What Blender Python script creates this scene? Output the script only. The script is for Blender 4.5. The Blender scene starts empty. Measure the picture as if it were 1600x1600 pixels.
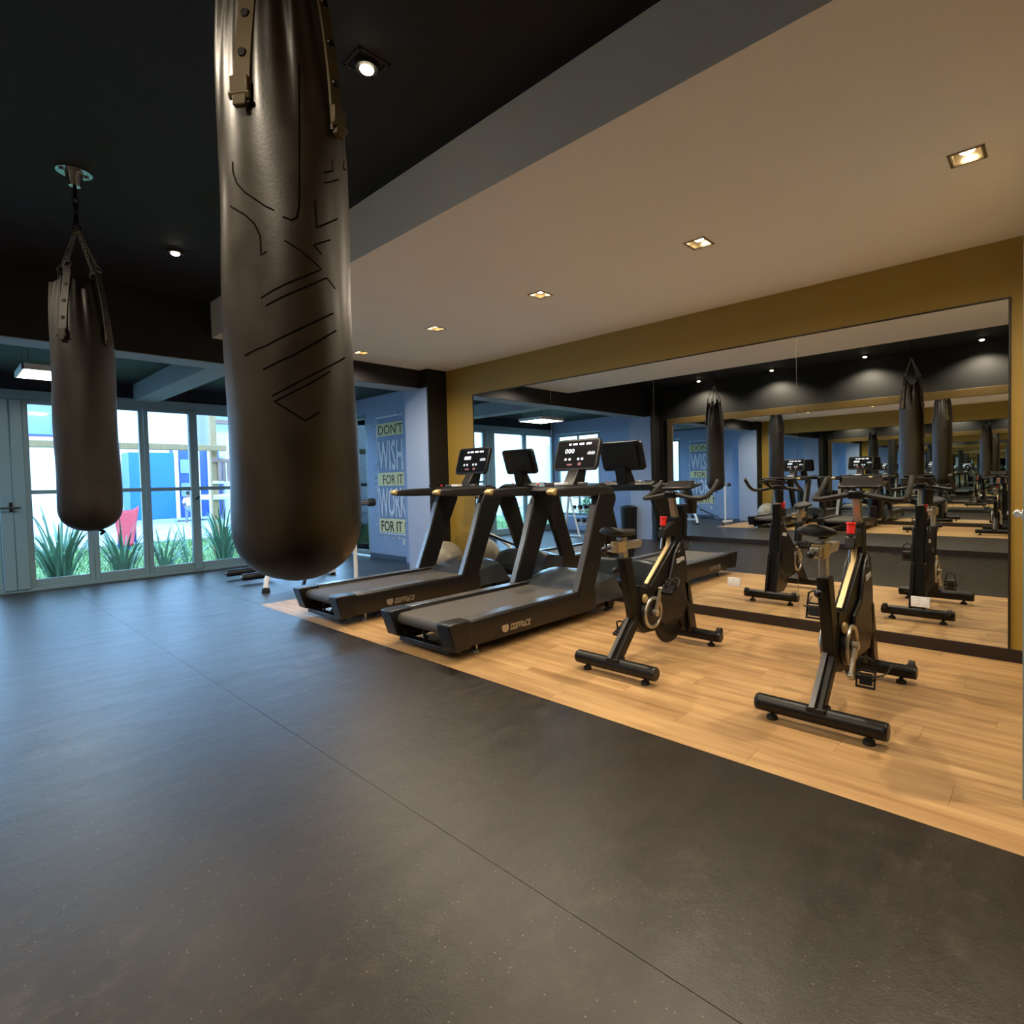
import bpy, bmesh, math, random
from mathutils import Vector, Matrix, noise
random.seed(7)
SC = bpy.context.scene
COL = SC.collection
PI = math.pi
R = math.radians

# ------------------------------------------------------------------ camera
def rot_rows(yaw, pit, rol):
    cy, sy = math.cos(yaw), math.sin(yaw)
    fwd = Vector((sy, cy, 0)); right = Vector((cy, -sy, 0)); down = Vector((0, 0, -1))
    cp, sp = math.cos(pit), math.sin(pit)
    f2 = cp*fwd + sp*down; d2 = cp*down - sp*fwd
    cr, sr = math.cos(rol), math.sin(rol)
    return cr*right + sr*d2, cr*d2 - sr*right, f2
cam_d = bpy.data.cameras.new('camera'); cam = bpy.data.objects.new('camera', cam_d); COL.objects.link(cam)
r_, d_, f_ = rot_rows(R(49.0794), R(1.8312), R(1.2934))
M = Matrix((( r_.x, -d_.x, -f_.x, 0), (r_.y, -d_.y, -f_.y, 0), (r_.z, -d_.z, -f_.z, 1.3), (0, 0, 0, 1)))
cam.matrix_world = M
cam_d.sensor_width = 36; cam_d.lens = 36*874.197/1600
cam_d.shift_x = (800-891.48)/1600; cam_d.shift_y = (777.5-800)/1600
cam_d.clip_start = .02; cam_d.clip_end = 300
SC.camera = cam

# ------------------------------------------------------------------ world, exposure
SC.view_settings.view_transform = 'Standard'; SC.view_settings.look = 'None'
SC.view_settings.exposure = 0.95; SC.view_settings.gamma = 1.0
SC.view_settings.use_curve_mapping = False
W = bpy.data.worlds.new('sky'); SC.world = W; W.use_nodes = True
nt = W.node_tree; nt.nodes.clear()
wo = nt.nodes.new('ShaderNodeOutputWorld'); wb = nt.nodes.new('ShaderNodeBackground')
tc = nt.nodes.new('ShaderNodeTexCoord'); sx = nt.nodes.new('ShaderNodeSeparateXYZ'); rp = nt.nodes.new('ShaderNodeValToRGB')
nt.links.new(tc.outputs['Generated'], sx.inputs[0]); nt.links.new(sx.outputs['Z'], rp.inputs[0])
rp.color_ramp.elements[0].position = 0.0; rp.color_ramp.elements[0].color = (.37, .64, 1, 1)
rp.color_ramp.elements[1].position = 1.0; rp.color_ramp.elements[1].color = (.30, .56, 1, 1)
nt.links.new(rp.outputs[0], wb.inputs[0]); nt.links.new(wb.outputs[0], wo.inputs[0])
wb.inputs[1].default_value = 4.9
cy = SC.cycles
cy.use_denoising = True
cy.max_bounces = 16; cy.glossy_bounces = 12; cy.diffuse_bounces = 8; cy.transmission_bounces = 6; cy.transparent_max_bounces = 24
cy.caustics_reflective = True; cy.caustics_refractive = False
cy.blur_glossy = 0.6; cy.sample_clamp_indirect = 3.0; cy.sample_clamp_direct = 0.0
LAMP_W = 60.0      # watts of each recessed lamp
LAMP_C = (1.0, .85, .64)

# ------------------------------------------------------------------ materials
def S(r, g, b):
    f = lambda c: (c/255/12.92) if c/255 <= .04045 else ((c/255+.055)/1.055)**2.4
    return (f(r), f(g), f(b), 1)
MATS = {}
def mat(name, col, rough=.5, metal=0, var=0.0, vscale=8, bump=0.0, bscale=40, spec=None, stretch=None, coat=0, obvar=0.0, rvar=0.0):
    m = bpy.data.materials.new(name); m.use_nodes = True; n = m.node_tree; b = n.nodes['Principled BSDF']
    b.inputs['Base Color'].default_value = col; b.inputs['Roughness'].default_value = rough; b.inputs['Metallic'].default_value = metal
    if spec is not None: b.inputs['Specular IOR Level'].default_value = spec
    if coat: b.inputs['Coat Weight'].default_value = coat; b.inputs['Coat Roughness'].default_value = .15
    t = n.nodes.new('ShaderNodeTexCoord'); out = t.outputs['Object']
    if stretch:
        mp = n.nodes.new('ShaderNodeMapping'); mp.inputs['Scale'].default_value = stretch
        n.links.new(out, mp.inputs[0]); out = mp.outputs[0]
    if var or rvar:
        nz = n.nodes.new('ShaderNodeTexNoise'); nz.inputs['Scale'].default_value = vscale; nz.inputs['Detail'].default_value = 6
        n.links.new(out, nz.inputs['Vector'])
    last = None
    if var:
        r = n.nodes.new('ShaderNodeValToRGB')
        r.color_ramp.elements[0].position = .3; r.color_ramp.elements[1].position = .7
        r.color_ramp.elements[0].color = tuple(c*(1-var) for c in col[:3])+(1,)
        r.color_ramp.elements[1].color = tuple(min(1, c*(1+var)) for c in col[:3])+(1,)
        n.links.new(nz.outputs['Fac'], r.inputs[0]); last = r.outputs[0]
        n.links.new(last, b.inputs['Base Color'])
    if obvar and last:
        oi = n.nodes.new('ShaderNodeObjectInfo'); h = n.nodes.new('ShaderNodeHueSaturation')
        mr = n.nodes.new('ShaderNodeMapRange'); mr.inputs[3].default_value = 1-obvar; mr.inputs[4].default_value = 1+obvar
        n.links.new(oi.outputs['Random'], mr.inputs[0]); n.links.new(mr.outputs[0], h.inputs['Value'])
        n.links.new(last, h.inputs['Color']); n.links.new(h.outputs[0], b.inputs['Base Color'])
    if rvar:
        mr = n.nodes.new('ShaderNodeMapRange'); mr.inputs[1].default_value = .3; mr.inputs[2].default_value = .7
        mr.inputs[3].default_value = max(0, rough-rvar); mr.inputs[4].default_value = min(1, rough+rvar)
        n.links.new(nz.outputs['Fac'], mr.inputs[0]); n.links.new(mr.outputs[0], b.inputs['Roughness'])
    if bump:
        n2 = n.nodes.new('ShaderNodeTexNoise'); n2.inputs['Scale'].default_value = bscale; n2.inputs['Detail'].default_value = 4
        bp = n.nodes.new('ShaderNodeBump'); bp.inputs['Strength'].default_value = bump; bp.inputs['Distance'].default_value = .01
        n.links.new(out, n2.inputs['Vector']); n.links.new(n2.outputs['Fac'], bp.inputs['Height']); n.links.new(bp.outputs[0], b.inputs['Normal'])
    MATS[name] = m
    return m
def emit(name, col, s):
    m = bpy.data.materials.new(name); m.use_nodes = True; b = m.node_tree.nodes['Principled BSDF']
    b.inputs['Base Color'].default_value = col; b.inputs['Emission Color'].default_value = col; b.inputs['Emission Strength'].default_value = s
    MATS[name] = m; return m
mat('white_ceiling', S(241, 240, 238), .9, var=.015, vscale=2)
mat('black_ceiling', S(27, 26, 31), .75, var=.06, vscale=3)
mat('black_wall', S(14, 13, 13), .7, var=.06, vscale=3)
mat('slate_paint', S(158, 174, 206), .6, var=.03, vscale=3)
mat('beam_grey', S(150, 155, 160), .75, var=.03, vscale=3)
mat('olive_paint', S(162, 133, 56), .6, var=.03, vscale=2.5, bump=.05, bscale=120)
mat('bronze_frame', S(84, 66, 30), .45, var=.05)
mat('black_skirting', S(34, 24, 20), .5, var=.05)
mat('grey_skirting', S(70, 82, 104), .5, var=.03)
mat('white_frame', S(146, 166, 164), .35, var=.02)
mat('white_board', S(232, 234, 236), .5, var=.02)
mat('leather', S(41, 31, 20), .37, spec=.95, var=.16, vscale=9, bump=.03, bscale=140, rvar=.05)
mat('leather_dark', S(30, 25, 23), .5, var=.14, vscale=9, bump=.03, bscale=140, rvar=.05)
mat('strap', S(84, 70, 42), .42, var=.12)
mat('strap_dark', S(46, 40, 32), .5, var=.12)
mat('stitch', S(14, 10, 8), .95, spec=.05)
mat('steel', S(190, 190, 192), .25, 1, var=.05, vscale=20)
mat('chain_steel', S(170, 165, 155), .3, 1, var=.08, vscale=30)
mat('gunmetal', S(60, 60, 62), .35, 1, var=.06)
mat('black_plastic', S(16, 15, 16), .36, var=.08, vscale=12, bump=.03, bscale=200)
mat('black_matte', S(20, 19, 19), .55, var=.08, vscale=12)
mat('black_metal', S(18, 16, 16), .32, var=.06, vscale=15)
mat('frame_metal', S(21, 19, 18), .38, .35, var=.08, vscale=12)
mat('rail_grey', S(112, 112, 114), .26, .5, var=.05, vscale=20)
mat('belt', S(72, 67, 62), .62, var=.05, vscale=120, bump=.05, bscale=300)
mat('hood', S(60, 66, 74), .22, .2, var=.04)
mat('silver', S(205, 198, 186), .3, .85, var=.05, vscale=14)
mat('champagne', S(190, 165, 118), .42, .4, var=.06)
mat('red', S(226, 40, 34), .4, var=.04); mat('slide_red', S(176, 22, 34), .4, var=.06)
mat('rubber', S(22, 21, 21), .7, var=.1)
mat('ball_grey', S(176, 168, 154), .38, var=.04, vscale=5)
mat('white_paint_metal', S(225, 228, 232), .3, var=.02)
mat('pad', S(26, 28, 34), .5, var=.08)
mat('screen', S(20, 22, 26), .12, var=.03)
emit('glyph', (.85, .9, 1, 1), 1.1); emit('glyph_dim', (.5, .55, .65, 1), .35); emit('glyph_red', (.25, .08, .09, 1), .06)
emit('bulb', (1, .86, .6, 1), 9.0); emit('led', (.92, 1, .98, 1), 9.0)
mat('trim_gold', S(168, 154, 128), .3, .85, var=.08)
mat('trim_black', S(28, 26, 26), .5)
mat('poster_board', S(146, 160, 194), .7, var=.12, vscale=5, stretch=(1, 4, .6))
mat('poster_white', S(236, 240, 248), .7, var=.1, vscale=14, stretch=(1, 6, .5))
mat('poster_yellow', S(250, 238, 176), .7, var=.06)
mat('ink', S(48, 46, 52), .7, var=.05)
mat('tag_white', S(228, 230, 236), .5, var=.02)
mat('grass', S(92, 124, 62), .8, var=.25, vscale=20); mat('lawn', S(98, 126, 68), .9, var=.2, vscale=4)
mat('paving', S(170, 175, 182), .8, var=.05, vscale=2)
mat('pebble', S(190, 194, 196), .7, var=.08)
mat('leaf', S(112, 150, 118), .5, var=.18, vscale=6, obvar=.3)
mat('shrub_leaf', S(96, 140, 70), .6, var=.2, vscale=6, obvar=.3)
mat('timber', S(160, 130, 92), .6, var=.14, vscale=6, stretch=(6, 6, 1))
mat('slat_timber', S(150, 118, 108), .6, var=.14, vscale=6, obvar=.25)
mat('blue', S(26, 104, 190), .5, var=.06, vscale=1.5); mat('navy', S(42, 74, 140), .5, var=.08)
mat('house_white', S(236, 238, 236), .8, var=.03, vscale=.6); mat('house_pane', S(120, 142, 168), .15, var=.06, vscale=2)
mat('house_pink', S(214, 150, 150), .8, var=.05); mat('grey_curtain', S(180, 176, 184), .8, var=.1, stretch=(14, 14, .2), vscale=1)
mat('skin', S(150, 104, 82), .6, var=.04); mat('hair', S(30, 24, 24), .6, var=.1)
mat('shirt', S(238, 238, 236), .8, var=.04); mat('trousers', S(120, 128, 146), .8, var=.06); mat('shoe', S(150, 90, 100), .6, var=.05)

def mirror_mat():
    m = bpy.data.materials.new('mirror'); m.use_nodes = True; n = m.node_tree; n.nodes.clear()
    o = n.nodes.new('ShaderNodeOutputMaterial'); g = n.nodes.new('ShaderNodeBsdfGlossy')
    g.inputs['Color'].default_value = (.90, .93, .92, 1); g.inputs['Roughness'].default_value = 0
    n.links.new(g.outputs[0], o.inputs[0]); MATS['mirror'] = m
mirror_mat()
def glass_mat():
    m = bpy.data.materials.new('glass'); m.use_nodes = True; n = m.node_tree; n.nodes.clear()
    o = n.nodes.new('ShaderNodeOutputMaterial'); t = n.nodes.new('ShaderNodeBsdfTransparent'); g = n.nodes.new('ShaderNodeBsdfGlossy')
    g.inputs['Roughness'].default_value = 0.02; t.inputs['Color'].default_value = (.95, .98, .975, 1)
    f = n.nodes.new('ShaderNodeFresnel'); f.inputs['IOR'].default_value = 1.35; mx = n.nodes.new('ShaderNodeMixShader')
    n.links.new(f.outputs[0], mx.inputs[0]); n.links.new(t.outputs[0], mx.inputs[1]); n.links.new(g.outputs[0], mx.inputs[2])
    n.links.new(mx.outputs[0], o.inputs[0]); MATS['glass'] = m
glass_mat()
def rubber_floor_mat():
    m = bpy.data.materials.new('rubber_floor'); m.use_nodes = True; n = m.node_tree; b = n.nodes['Principled BSDF']
    t = n.nodes.new('ShaderNodeNewGeometry')
    def nz(scale, detail=6, rough=.6):
        k = n.nodes.new('ShaderNodeTexNoise'); k.inputs['Scale'].default_value = scale; k.inputs['Detail'].default_value = detail; k.inputs['Roughness'].default_value = rough
        n.links.new(t.outputs['Position'], k.inputs['Vector']); return k
    a = nz(1.1); c = nz(5.5, 8, .7); sp = n.nodes.new('ShaderNodeTexVoronoi'); sp.inputs['Scale'].default_value = 55
    n.links.new(t.outputs['Position'], sp.inputs['Vector'])
    r1 = n.nodes.new('ShaderNodeValToRGB'); r1.color_ramp.elements[0].position = .32; r1.color_ramp.elements[1].position = .72
    r1.color_ramp.elements[0].color = S(22, 17, 11); r1.color_ramp.elements[1].color = S(46, 36, 26)
    mixf = n.nodes.new('ShaderNodeMath'); mixf.operation = 'MULTIPLY_ADD'; mixf.inputs[1].default_value = .5
    hf = n.nodes.new('ShaderNodeMath'); hf.operation = 'MULTIPLY'; hf.inputs[1].default_value = .5
    n.links.new(c.outputs['Fac'], hf.inputs[0]); n.links.new(a.outputs['Fac'], mixf.inputs[0]); n.links.new(hf.outputs[0], mixf.inputs[2])
    n.links.new(mixf.outputs[0], r1.inputs[0])
    # pale flecks
    th = n.nodes.new('ShaderNodeValToRGB'); th.color_ramp.elements[0].position = .10; th.color_ramp.elements[1].position = .16
    th.color_ramp.elements[0].color = (1, 1, 1, 1); th.color_ramp.elements[1].color = (0, 0, 0, 1)
    n.links.new(sp.outputs['Distance'], th.inputs[0])
    wn = n.nodes.new('ShaderNodeMath'); wn.operation = 'GREATER_THAN'; wn.inputs[1].default_value = .72
    sc_ = n.nodes.new('ShaderNodeSeparateColor'); n.links.new(sp.outputs['Color'], sc_.inputs[0]); n.links.new(sc_.outputs[0], wn.inputs[0])
    mu = n.nodes.new('ShaderNodeMath'); mu.operation = 'MULTIPLY'; n.links.new(th.outputs[0], mu.inputs[0]); n.links.new(wn.outputs[0], mu.inputs[1])
    mu2 = n.nodes.new('ShaderNodeMath'); mu2.operation = 'MULTIPLY'; mu2.inputs[1].default_value = .45; n.links.new(mu.outputs[0], mu2.inputs[0])
    mx = n.nodes.new('ShaderNodeMixRGB'); mx.inputs[2].default_value = S(150, 138, 120)
    n.links.new(mu2.outputs[0], mx.inputs[0]); n.links.new(r1.outputs[0], mx.inputs[1])
    w1 = nz(7.0, 12, .78); w2 = nz(.75, 3, .5)
    wr1 = n.nodes.new('ShaderNodeValToRGB'); wr1.color_ramp.elements[0].position = .50; wr1.color_ramp.elements[1].position = .64
    wr2 = n.nodes.new('ShaderNodeValToRGB'); wr2.color_ramp.elements[0].position = .46; wr2.color_ramp.elements[1].position = .66
    n.links.new(w1.outputs['Fac'], wr1.inputs[0]); n.links.new(w2.outputs['Fac'], wr2.inputs[0])
    wm = n.nodes.new('ShaderNodeMath'); wm.operation = 'MULTIPLY'; n.links.new(wr1.outputs[0], wm.inputs[0]); n.links.new(wr2.outputs[0], wm.inputs[1])
    wm2 = n.nodes.new('ShaderNodeMath'); wm2.operation = 'MULTIPLY'; wm2.inputs[1].default_value = .55; n.links.new(wm.outputs[0], wm2.inputs[0])
    mx2 = n.nodes.new('ShaderNodeMixRGB'); mx2.inputs[2].default_value = S(84, 73, 58)
    n.links.new(wm2.outputs[0], mx2.inputs[0]); n.links.new(mx.outputs[0], mx2.inputs[1]); n.links.new(mx2.outputs[0], b.inputs['Base Color'])
    # directional wiping streaks in the gloss
    mp = n.nodes.new('ShaderNodeMapping'); mp.inputs['Scale'].default_value = (.7, 3.5, 1); mp.inputs['Rotation'].default_value = (0, 0, R(20))
    n.links.new(t.outputs['Position'], mp.inputs[0]); s2 = nz(3.0, 8, .7); n.links.new(mp.outputs[0], s2.inputs['Vector'])
    mr = n.nodes.new('ShaderNodeMapRange'); mr.inputs[1].default_value = .3; mr.inputs[2].default_value = .7; mr.inputs[3].default_value = .33; mr.inputs[4].default_value = .43
    n.links.new(s2.outputs['Fac'], mr.inputs[0]); n.links.new(mr.outputs[0], b.inputs['Roughness'])
    b.inputs['Specular IOR Level'].default_value = .52
    f = nz(160, 2); f2 = nz(14, 6)
    ad = n.nodes.new('ShaderNodeMath'); ad.operation = 'MULTIPLY_ADD'; ad.inputs[1].default_value = .35; n.links.new(f.outputs['Fac'], ad.inputs[0]); n.links.new(f2.outputs['Fac'], ad.inputs[2])
    bp = n.nodes.new('ShaderNodeBump'); bp.inputs['Strength'].default_value = .10; bp.inputs['Distance'].default_value = .02
    n.links.new(ad.outputs[0], bp.inputs['Height']); n.links.new(bp.outputs[0], b.inputs['Normal']); MATS['rubber_floor'] = m
rubber_floor_mat()
def plank_mat():
    m = bpy.data.materials.new('oak'); m.use_nodes = True; n = m.node_tree; b = n.nodes['Principled BSDF']
    g = n.nodes.new('ShaderNodeNewGeometry'); oi = n.nodes.new('ShaderNodeObjectInfo')
    mp = n.nodes.new('ShaderNodeMapping'); mp.inputs['Scale'].default_value = (14, .9, 1)
    ad = n.nodes.new('ShaderNodeVectorMath'); cm = n.nodes.new('ShaderNodeCombineXYZ')
    ml = n.nodes.new('ShaderNodeMath'); ml.operation = 'MULTIPLY'; ml.inputs[1].default_value = 37
    n.links.new(oi.outputs['Random'], ml.inputs[0]); n.links.new(ml.outputs[0], cm.inputs[0]); n.links.new(ml.outputs[0], cm.inputs[1])
    n.links.new(g.outputs['Position'], ad.inputs[0]); n.links.new(cm.outputs[0], ad.inputs[1]); n.links.new(ad.outputs[0], mp.inputs[0])
    nz = n.nodes.new('ShaderNodeTexNoise'); nz.inputs['Scale'].default_value = 1.0; nz.inputs['Detail'].default_value = 8; nz.inputs['Roughness'].default_value = .6; nz.inputs['Distortion'].default_value = .4
    n.links.new(mp.outputs[0], nz.inputs['Vector'])
    r = n.nodes.new('ShaderNodeValToRGB'); r.color_ramp.elements[0].position = .3; r.color_ramp.elements[1].position = .72
    r.color_ramp.elements[0].color = S(150, 112, 70); r.color_ramp.elements[1].color = S(203, 165, 115)
    n.links.new(nz.outputs['Fac'], r.inputs[0])
    h = n.nodes.new('ShaderNodeHueSaturation'); mr = n.nodes.new('ShaderNodeMapRange'); mr.inputs[3].default_value = .95; mr.inputs[4].default_value = 1.05
    n.links.new(oi.outputs['Random'], mr.inputs[0]); n.links.new(mr.outputs[0], h.inputs['Value']); n.links.new(r.outputs[0], h.inputs['Color'])
    n.links.new(h.outputs[0], b.inputs['Base Color']); b.inputs['Roughness'].default_value = .42; b.inputs['Specular IOR Level'].default_value = .35
    MATS['oak'] = m
plank_mat()

# ------------------------------------------------------------------ mesh helpers
class MB:
    def __init__(s): s.bm = bmesh.new()
    def _x(s, vs, mtx):
        if mtx is not None: bmesh.ops.transform(s.bm, matrix=mtx, verts=vs)
    def box(s, c, d, mtx=None):
        vs = bmesh.ops.create_cube(s.bm, size=1)['verts']
        bmesh.ops.transform(s.bm, matrix=Matrix.Translation(c) @ Matrix.Diagonal((d[0], d[1], d[2], 1)), verts=vs); s._x(vs, mtx); return s
    def box2(s, a, b, mtx=None):
        return s.box([(a[i]+b[i])/2 for i in range(3)], [abs(b[i]-a[i]) for i in range(3)], mtx)
    def cyl(s, p, q, r1, r2=None, n=16, caps=True):
        p, q = Vector(p), Vector(q); d = q-p; r2 = r1 if r2 is None else r2
        vs = bmesh.ops.create_cone(s.bm, cap_ends=caps, segments=n, radius1=r1, radius2=r2, depth=d.length)['verts']
        m = Matrix.Translation((p+q)/2) @ Vector((0, 0, 1)).rotation_difference(d).to_matrix().to_4x4()
        bmesh.ops.transform(s.bm, matrix=m, verts=vs); return s
    def sphere(s, c, r, sc=(1, 1, 1), u=20, v=12):
        vs = bmesh.ops.create_uvsphere(s.bm, u_segments=u, v_segments=v, radius=r)['verts']
        bmesh.ops.transform(s.bm, matrix=Matrix.Translation(c) @ Matrix.Diagonal((sc[0], sc[1], sc[2], 1)), verts=vs); return s
    def prism(s, poly, axis, a, b, mtx=None):
        """poly: list of 2D points; axis 0,1,2 = extrusion axis; the 2D coords fill the two other axes in order."""
        def P(u, v, w):
            l = [u, v]; l.insert(axis, w); return l
        va = [s.bm.verts.new(P(u, v, a)) for u, v in poly]; vb = [s.bm.verts.new(P(u, v, b)) for u, v in poly]
        n = len(poly); s.bm.faces.new(va); s.bm.faces.new(vb[::-1])
        for i in range(n): s.bm.faces.new((va[i], va[(i+1) % n], vb[(i+1) % n], vb[i]))
        s._x(va+vb, mtx); return s
    def tube(s, pts, r, n=10, closed=False, flat=1.0):
        pts = [Vector(p) for p in pts]; rings = []; k = len(pts); up = None
        for i, p in enumerate(pts):
            if closed: t = pts[(i+1) % k]-pts[i-1]
            else: t = pts[min(i+1, k-1)]-pts[max(i-1, 0)]
            t.normalize()
            if up is None:
                up = Vector((0, 0, 1)) if abs(t.z) < .9 else Vector((1, 0, 0))
            up = (up - t*up.dot(t)).normalized(); sd = t.cross(up)
            rr = r[i] if isinstance(r, (list, tuple)) else r
            rings.append([s.bm.verts.new(p + (up*math.cos(2*PI*j/n)*flat + sd*math.sin(2*PI*j/n))*rr) for j in range(n)])
        for i in range(k if closed else k-1):
            a, b = rings[i], rings[(i+1) % k]
            for j in range(n): s.bm.faces.new((a[j], a[(j+1) % n], b[(j+1) % n], b[j]))
        if not closed: s.bm.faces.new(rings[0][::-1]); s.bm.faces.new(rings[-1])
        return s
    def torus(s, c, R1, r, mtx=None, n=16, m=8, sx=1.0):
        rings = []; allv = []
        for i in range(n):
            a = 2*PI*i/n; ring = []
            for j in range(m):
                b = 2*PI*j/m; ring.append(s.bm.verts.new(((R1+r*math.cos(b))*math.cos(a)*sx, (R1+r*math.cos(b))*math.sin(a), r*math.sin(b))))
            rings.append(ring); allv += ring
        for i in range(n):
            a, b = rings[i], rings[(i+1) % n]
            for j in range(m): s.bm.faces.new((a[j], b[j], b[(j+1) % m], a[(j+1) % m]))
        if mtx is not None: bmesh.ops.transform(s.bm, matrix=mtx, verts=allv)
        bmesh.ops.transform(s.bm, matrix=Matrix.Translation(c), verts=allv); return s
    def grid(s, f, nu, nv, closed_u=False):
        vs = [[s.bm.verts.new(f(i/nu, j/nv)) for j in range(nv+1)] for i in range(nu if closed_u else nu+1)]
        for i in range(nu):
            for j in range(nv):
                a, b = vs[i], vs[(i+1) % len(vs)]
                s.bm.faces.new((a[j], b[j], b[j+1], a[j+1]))
        return vs
    def build(s, name, m, parent=None, bevel=0, seg=2, smooth=None, loc=None):
        bmesh.ops.recalc_face_normals(s.bm, faces=s.bm.faces)
        me = bpy.data.meshes.new(name); s.bm.to_mesh(me); s.bm.free()
        me.materials.append(MATS[m])
        o = bpy.data.objects.new(name, me); COL.objects.link(o)
        if parent: o.parent = parent
        if loc: o.location = loc
        ang = R(38) if smooth is None else R(smooth)
        for p in me.polygons: p.use_smooth = True
        try: me.set_sharp_from_angle(angle=ang)
        except Exception: pass
        if bevel:
            b = o.modifiers.new('bevel', 'BEVEL'); b.width = bevel; b.segments = seg; b.limit_method = 'ANGLE'; b.angle_limit = R(35); b.harden_normals = False
        return o
def tag(o, label=None, cat=None, group=None, kind=None):
    if label: o['label'] = label
    if cat: o['category'] = cat
    if group: o['group'] = group
    if kind: o['kind'] = kind
    return o
def empty(name, loc, rz=0, parent=None, **k):
    o = bpy.data.objects.new(name, None); COL.objects.link(o); o.location = loc; o.rotation_euler = (0, 0, rz)
    o.empty_display_size = .1
    if parent: o.parent = parent
    return tag(o, **k)
KIDS = {}
def copy_tree(o, parent=None):
    c = o.copy(); COL.objects.link(c)
    if parent: c.parent = parent
    for ch in [x for x in o.children]: copy_tree(ch, c)
    return c
def struct(name, mb, m, parent=None, **k):
    o = mb.build(name, m, parent, **k)
    if not parent: o['kind'] = 'structure'
    return o
def text(name, body, size, m, parent, mtx, ext=.0015, sx=1.0, sy=1.0, align='LEFT', font_off=0):
    c = bpy.data.curves.new(name, 'FONT'); c.body = body; c.size = size; c.extrude = ext; c.align_x = align; c.offset = font_off
    c.resolution_u = 2
    o = bpy.data.objects.new('tmp', c); COL.objects.link(o)
    dg = bpy.context.evaluated_depsgraph_get(); me = bpy.data.meshes.new_from_object(o.evaluated_get(dg))
    COL.objects.unlink(o); bpy.data.objects.remove(o)
    me.transform(mtx @ Matrix.Diagonal((sx, sy, 1, 1))); me.materials.clear(); me.materials.append(MATS[m])
    t = bpy.data.objects.new(name, me); COL.objects.link(t); t.parent = parent
    return t

# ------------------------------------------------------------------ setting: dimensions measured in metres
XM, XO = 4.77, -0.75          # mirror wall, opposite wall
ZW, ZB = 2.83, 3.19           # white dropped ceiling, black ceiling
XS = 1.985                    # edge of the dropped ceiling
YB0, YB1 = 6.53, 6.88         # cross beam
YG = 10.15                    # glazed end
XR, XL = 5.18, -1.5           # side walls of the far bay
YN = -2.6                     # near end, behind the camera

fl = empty('floor', (0, 0, 0)); fl['kind'] = 'structure'
MB().box2((-1.9, YN, -.12), (XR+.3, YG+.12, -.012)).build('subfloor', 'grey_skirting', fl)
rolls = [(XL-.1, -1.183), (-1.182, .0195), (.0205, 1.2195), (1.2205, 2.370)]
for a, b in rolls:
    if b < -.8: MB().box2((a, YB0, -.012), (b, YG+.08, 0)).build('rubber_roll', 'rubber_floor', fl)
    else: MB().box2((max(a, XL-.1), YN, -.012), (b, YG+.08, 0)).build('rubber_roll', 'rubber_floor', fl, bevel=.001, seg=1)
for a, b in ((2.3725, 3.5675), (3.5725, 4.7675), (4.7725, XR+.2)):
    MB().box2((a, 6.62, -.012), (b, YG+.08, 0)).build('rubber_roll', 'rubber_floor', fl, bevel=.001, seg=1)
pw, pl_ = .1845, 1.22
px0 = 2.372; i = 0
while px0 < 4.76:
    y = -2.6 + (i*0.47 % pl_) - pl_
    while y < 6.618:
        a, b = max(y, YN), min(y+pl_-.0012, 6.618)
        if b-a > .02: MB().box2((px0, a, -.012), (min(px0+pw-.0010, 4.766), b, 0.0)).build('plank', 'oak', fl)
        y += pl_
    px0 += pw; i += 1

# ceilings (dropped white ceiling with real cut-outs for the lamps)
LY = [.33+1.442*k for k in range(-1, 5)]
LXW = 3.385; HW = .062
m = MB()
xs = [XS, LXW-HW, LXW+HW, XM+.15]
ys = [YN]
for y in LY: ys += [y-HW, y+HW]
ys.append(YB0+.02)
for i in range(3):
    for j in range(len(ys)-1):
        if i == 1 and j % 2 == 1: continue
        m.box2((xs[i], ys[j], ZW), (xs[i+1], ys[j+1], ZW+.36))
struct('ceiling', m, 'white_ceiling')
struct('ceiling.001', MB().box2((XO-.2, YN, ZB), (XS, YB0+.02, ZB+.06)), 'black_ceiling')
struct('ceiling.002', MB().box2((XL-.1, YB1-.02, 2.82), (XR+.1, YG+.1, 2.9)), 'black_ceiling')
struct('trim_1', MB().box2((XL-.1, YB0, 2.588), (XR+.1, YB1, 3.25)), 'black_ceiling')
struct('trim_2', MB().box2((XL-.05, YB0+.012, 2.583), (XR+.05, YB1+.006, 2.589)), 'beam_grey')  # pale sheet: window light on the black beam's underside, put into colour
struct('trim_3', MB().box2((2.04, YB1+.004, 2.588), (2.33, YG, 2.83)), 'beam_grey', bevel=.004)

# walls
struct('wall_right', MB().box2((XM, YN, 0), (XM+.15, 6.37, ZW+.02)), 'olive_paint')
struct('trim_4', MB().box2((4.466, 6.36, 0), (4.95, 6.39, ZW)), 'black_wall', bevel=.003)
struct('trim_11', MB().box2((4.47, 6.388, 0), (4.95, 6.93, 2.586)), 'slate_paint', bevel=.004)
struct('trim_13', MB().box2((4.466, 6.388, 2.586), (4.95, 6.535, ZW)), 'black_wall')       # black pilaster
wr = MB(); wr.box2((4.9, 6.84, 0), (5.45, 8.05, 2.83)); wr.build('wall_right.001', 'slate_paint')['kind'] = 'structure'
m = MB(); m.box2((XR, 8.05, 0), (XR+.15, 9.25, 2.83)); m.box2((XR, 9.25, 2.55), (XR+.15, YG+.1, 2.83)); m.box2((XR, 10.02, 0), (XR+.15, YG+.1, 2.55))
struct('wall_right.002', m, 'slate_paint')
bpy.data.objects['wall_right.001'].data.transform(Matrix.Translation((XR-4.94, 0, 0)))
struct('baseboard_right', MB().box2((XR-.012, 6.9, 0), (XR, 9.24, .085)), 'grey_skirting', bevel=.003)
struct('baseboard_right.001', MB().box2((XM-.012, YN, 0), (XM, 6.36, .088)), 'black_skirting', bevel=.003)
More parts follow.
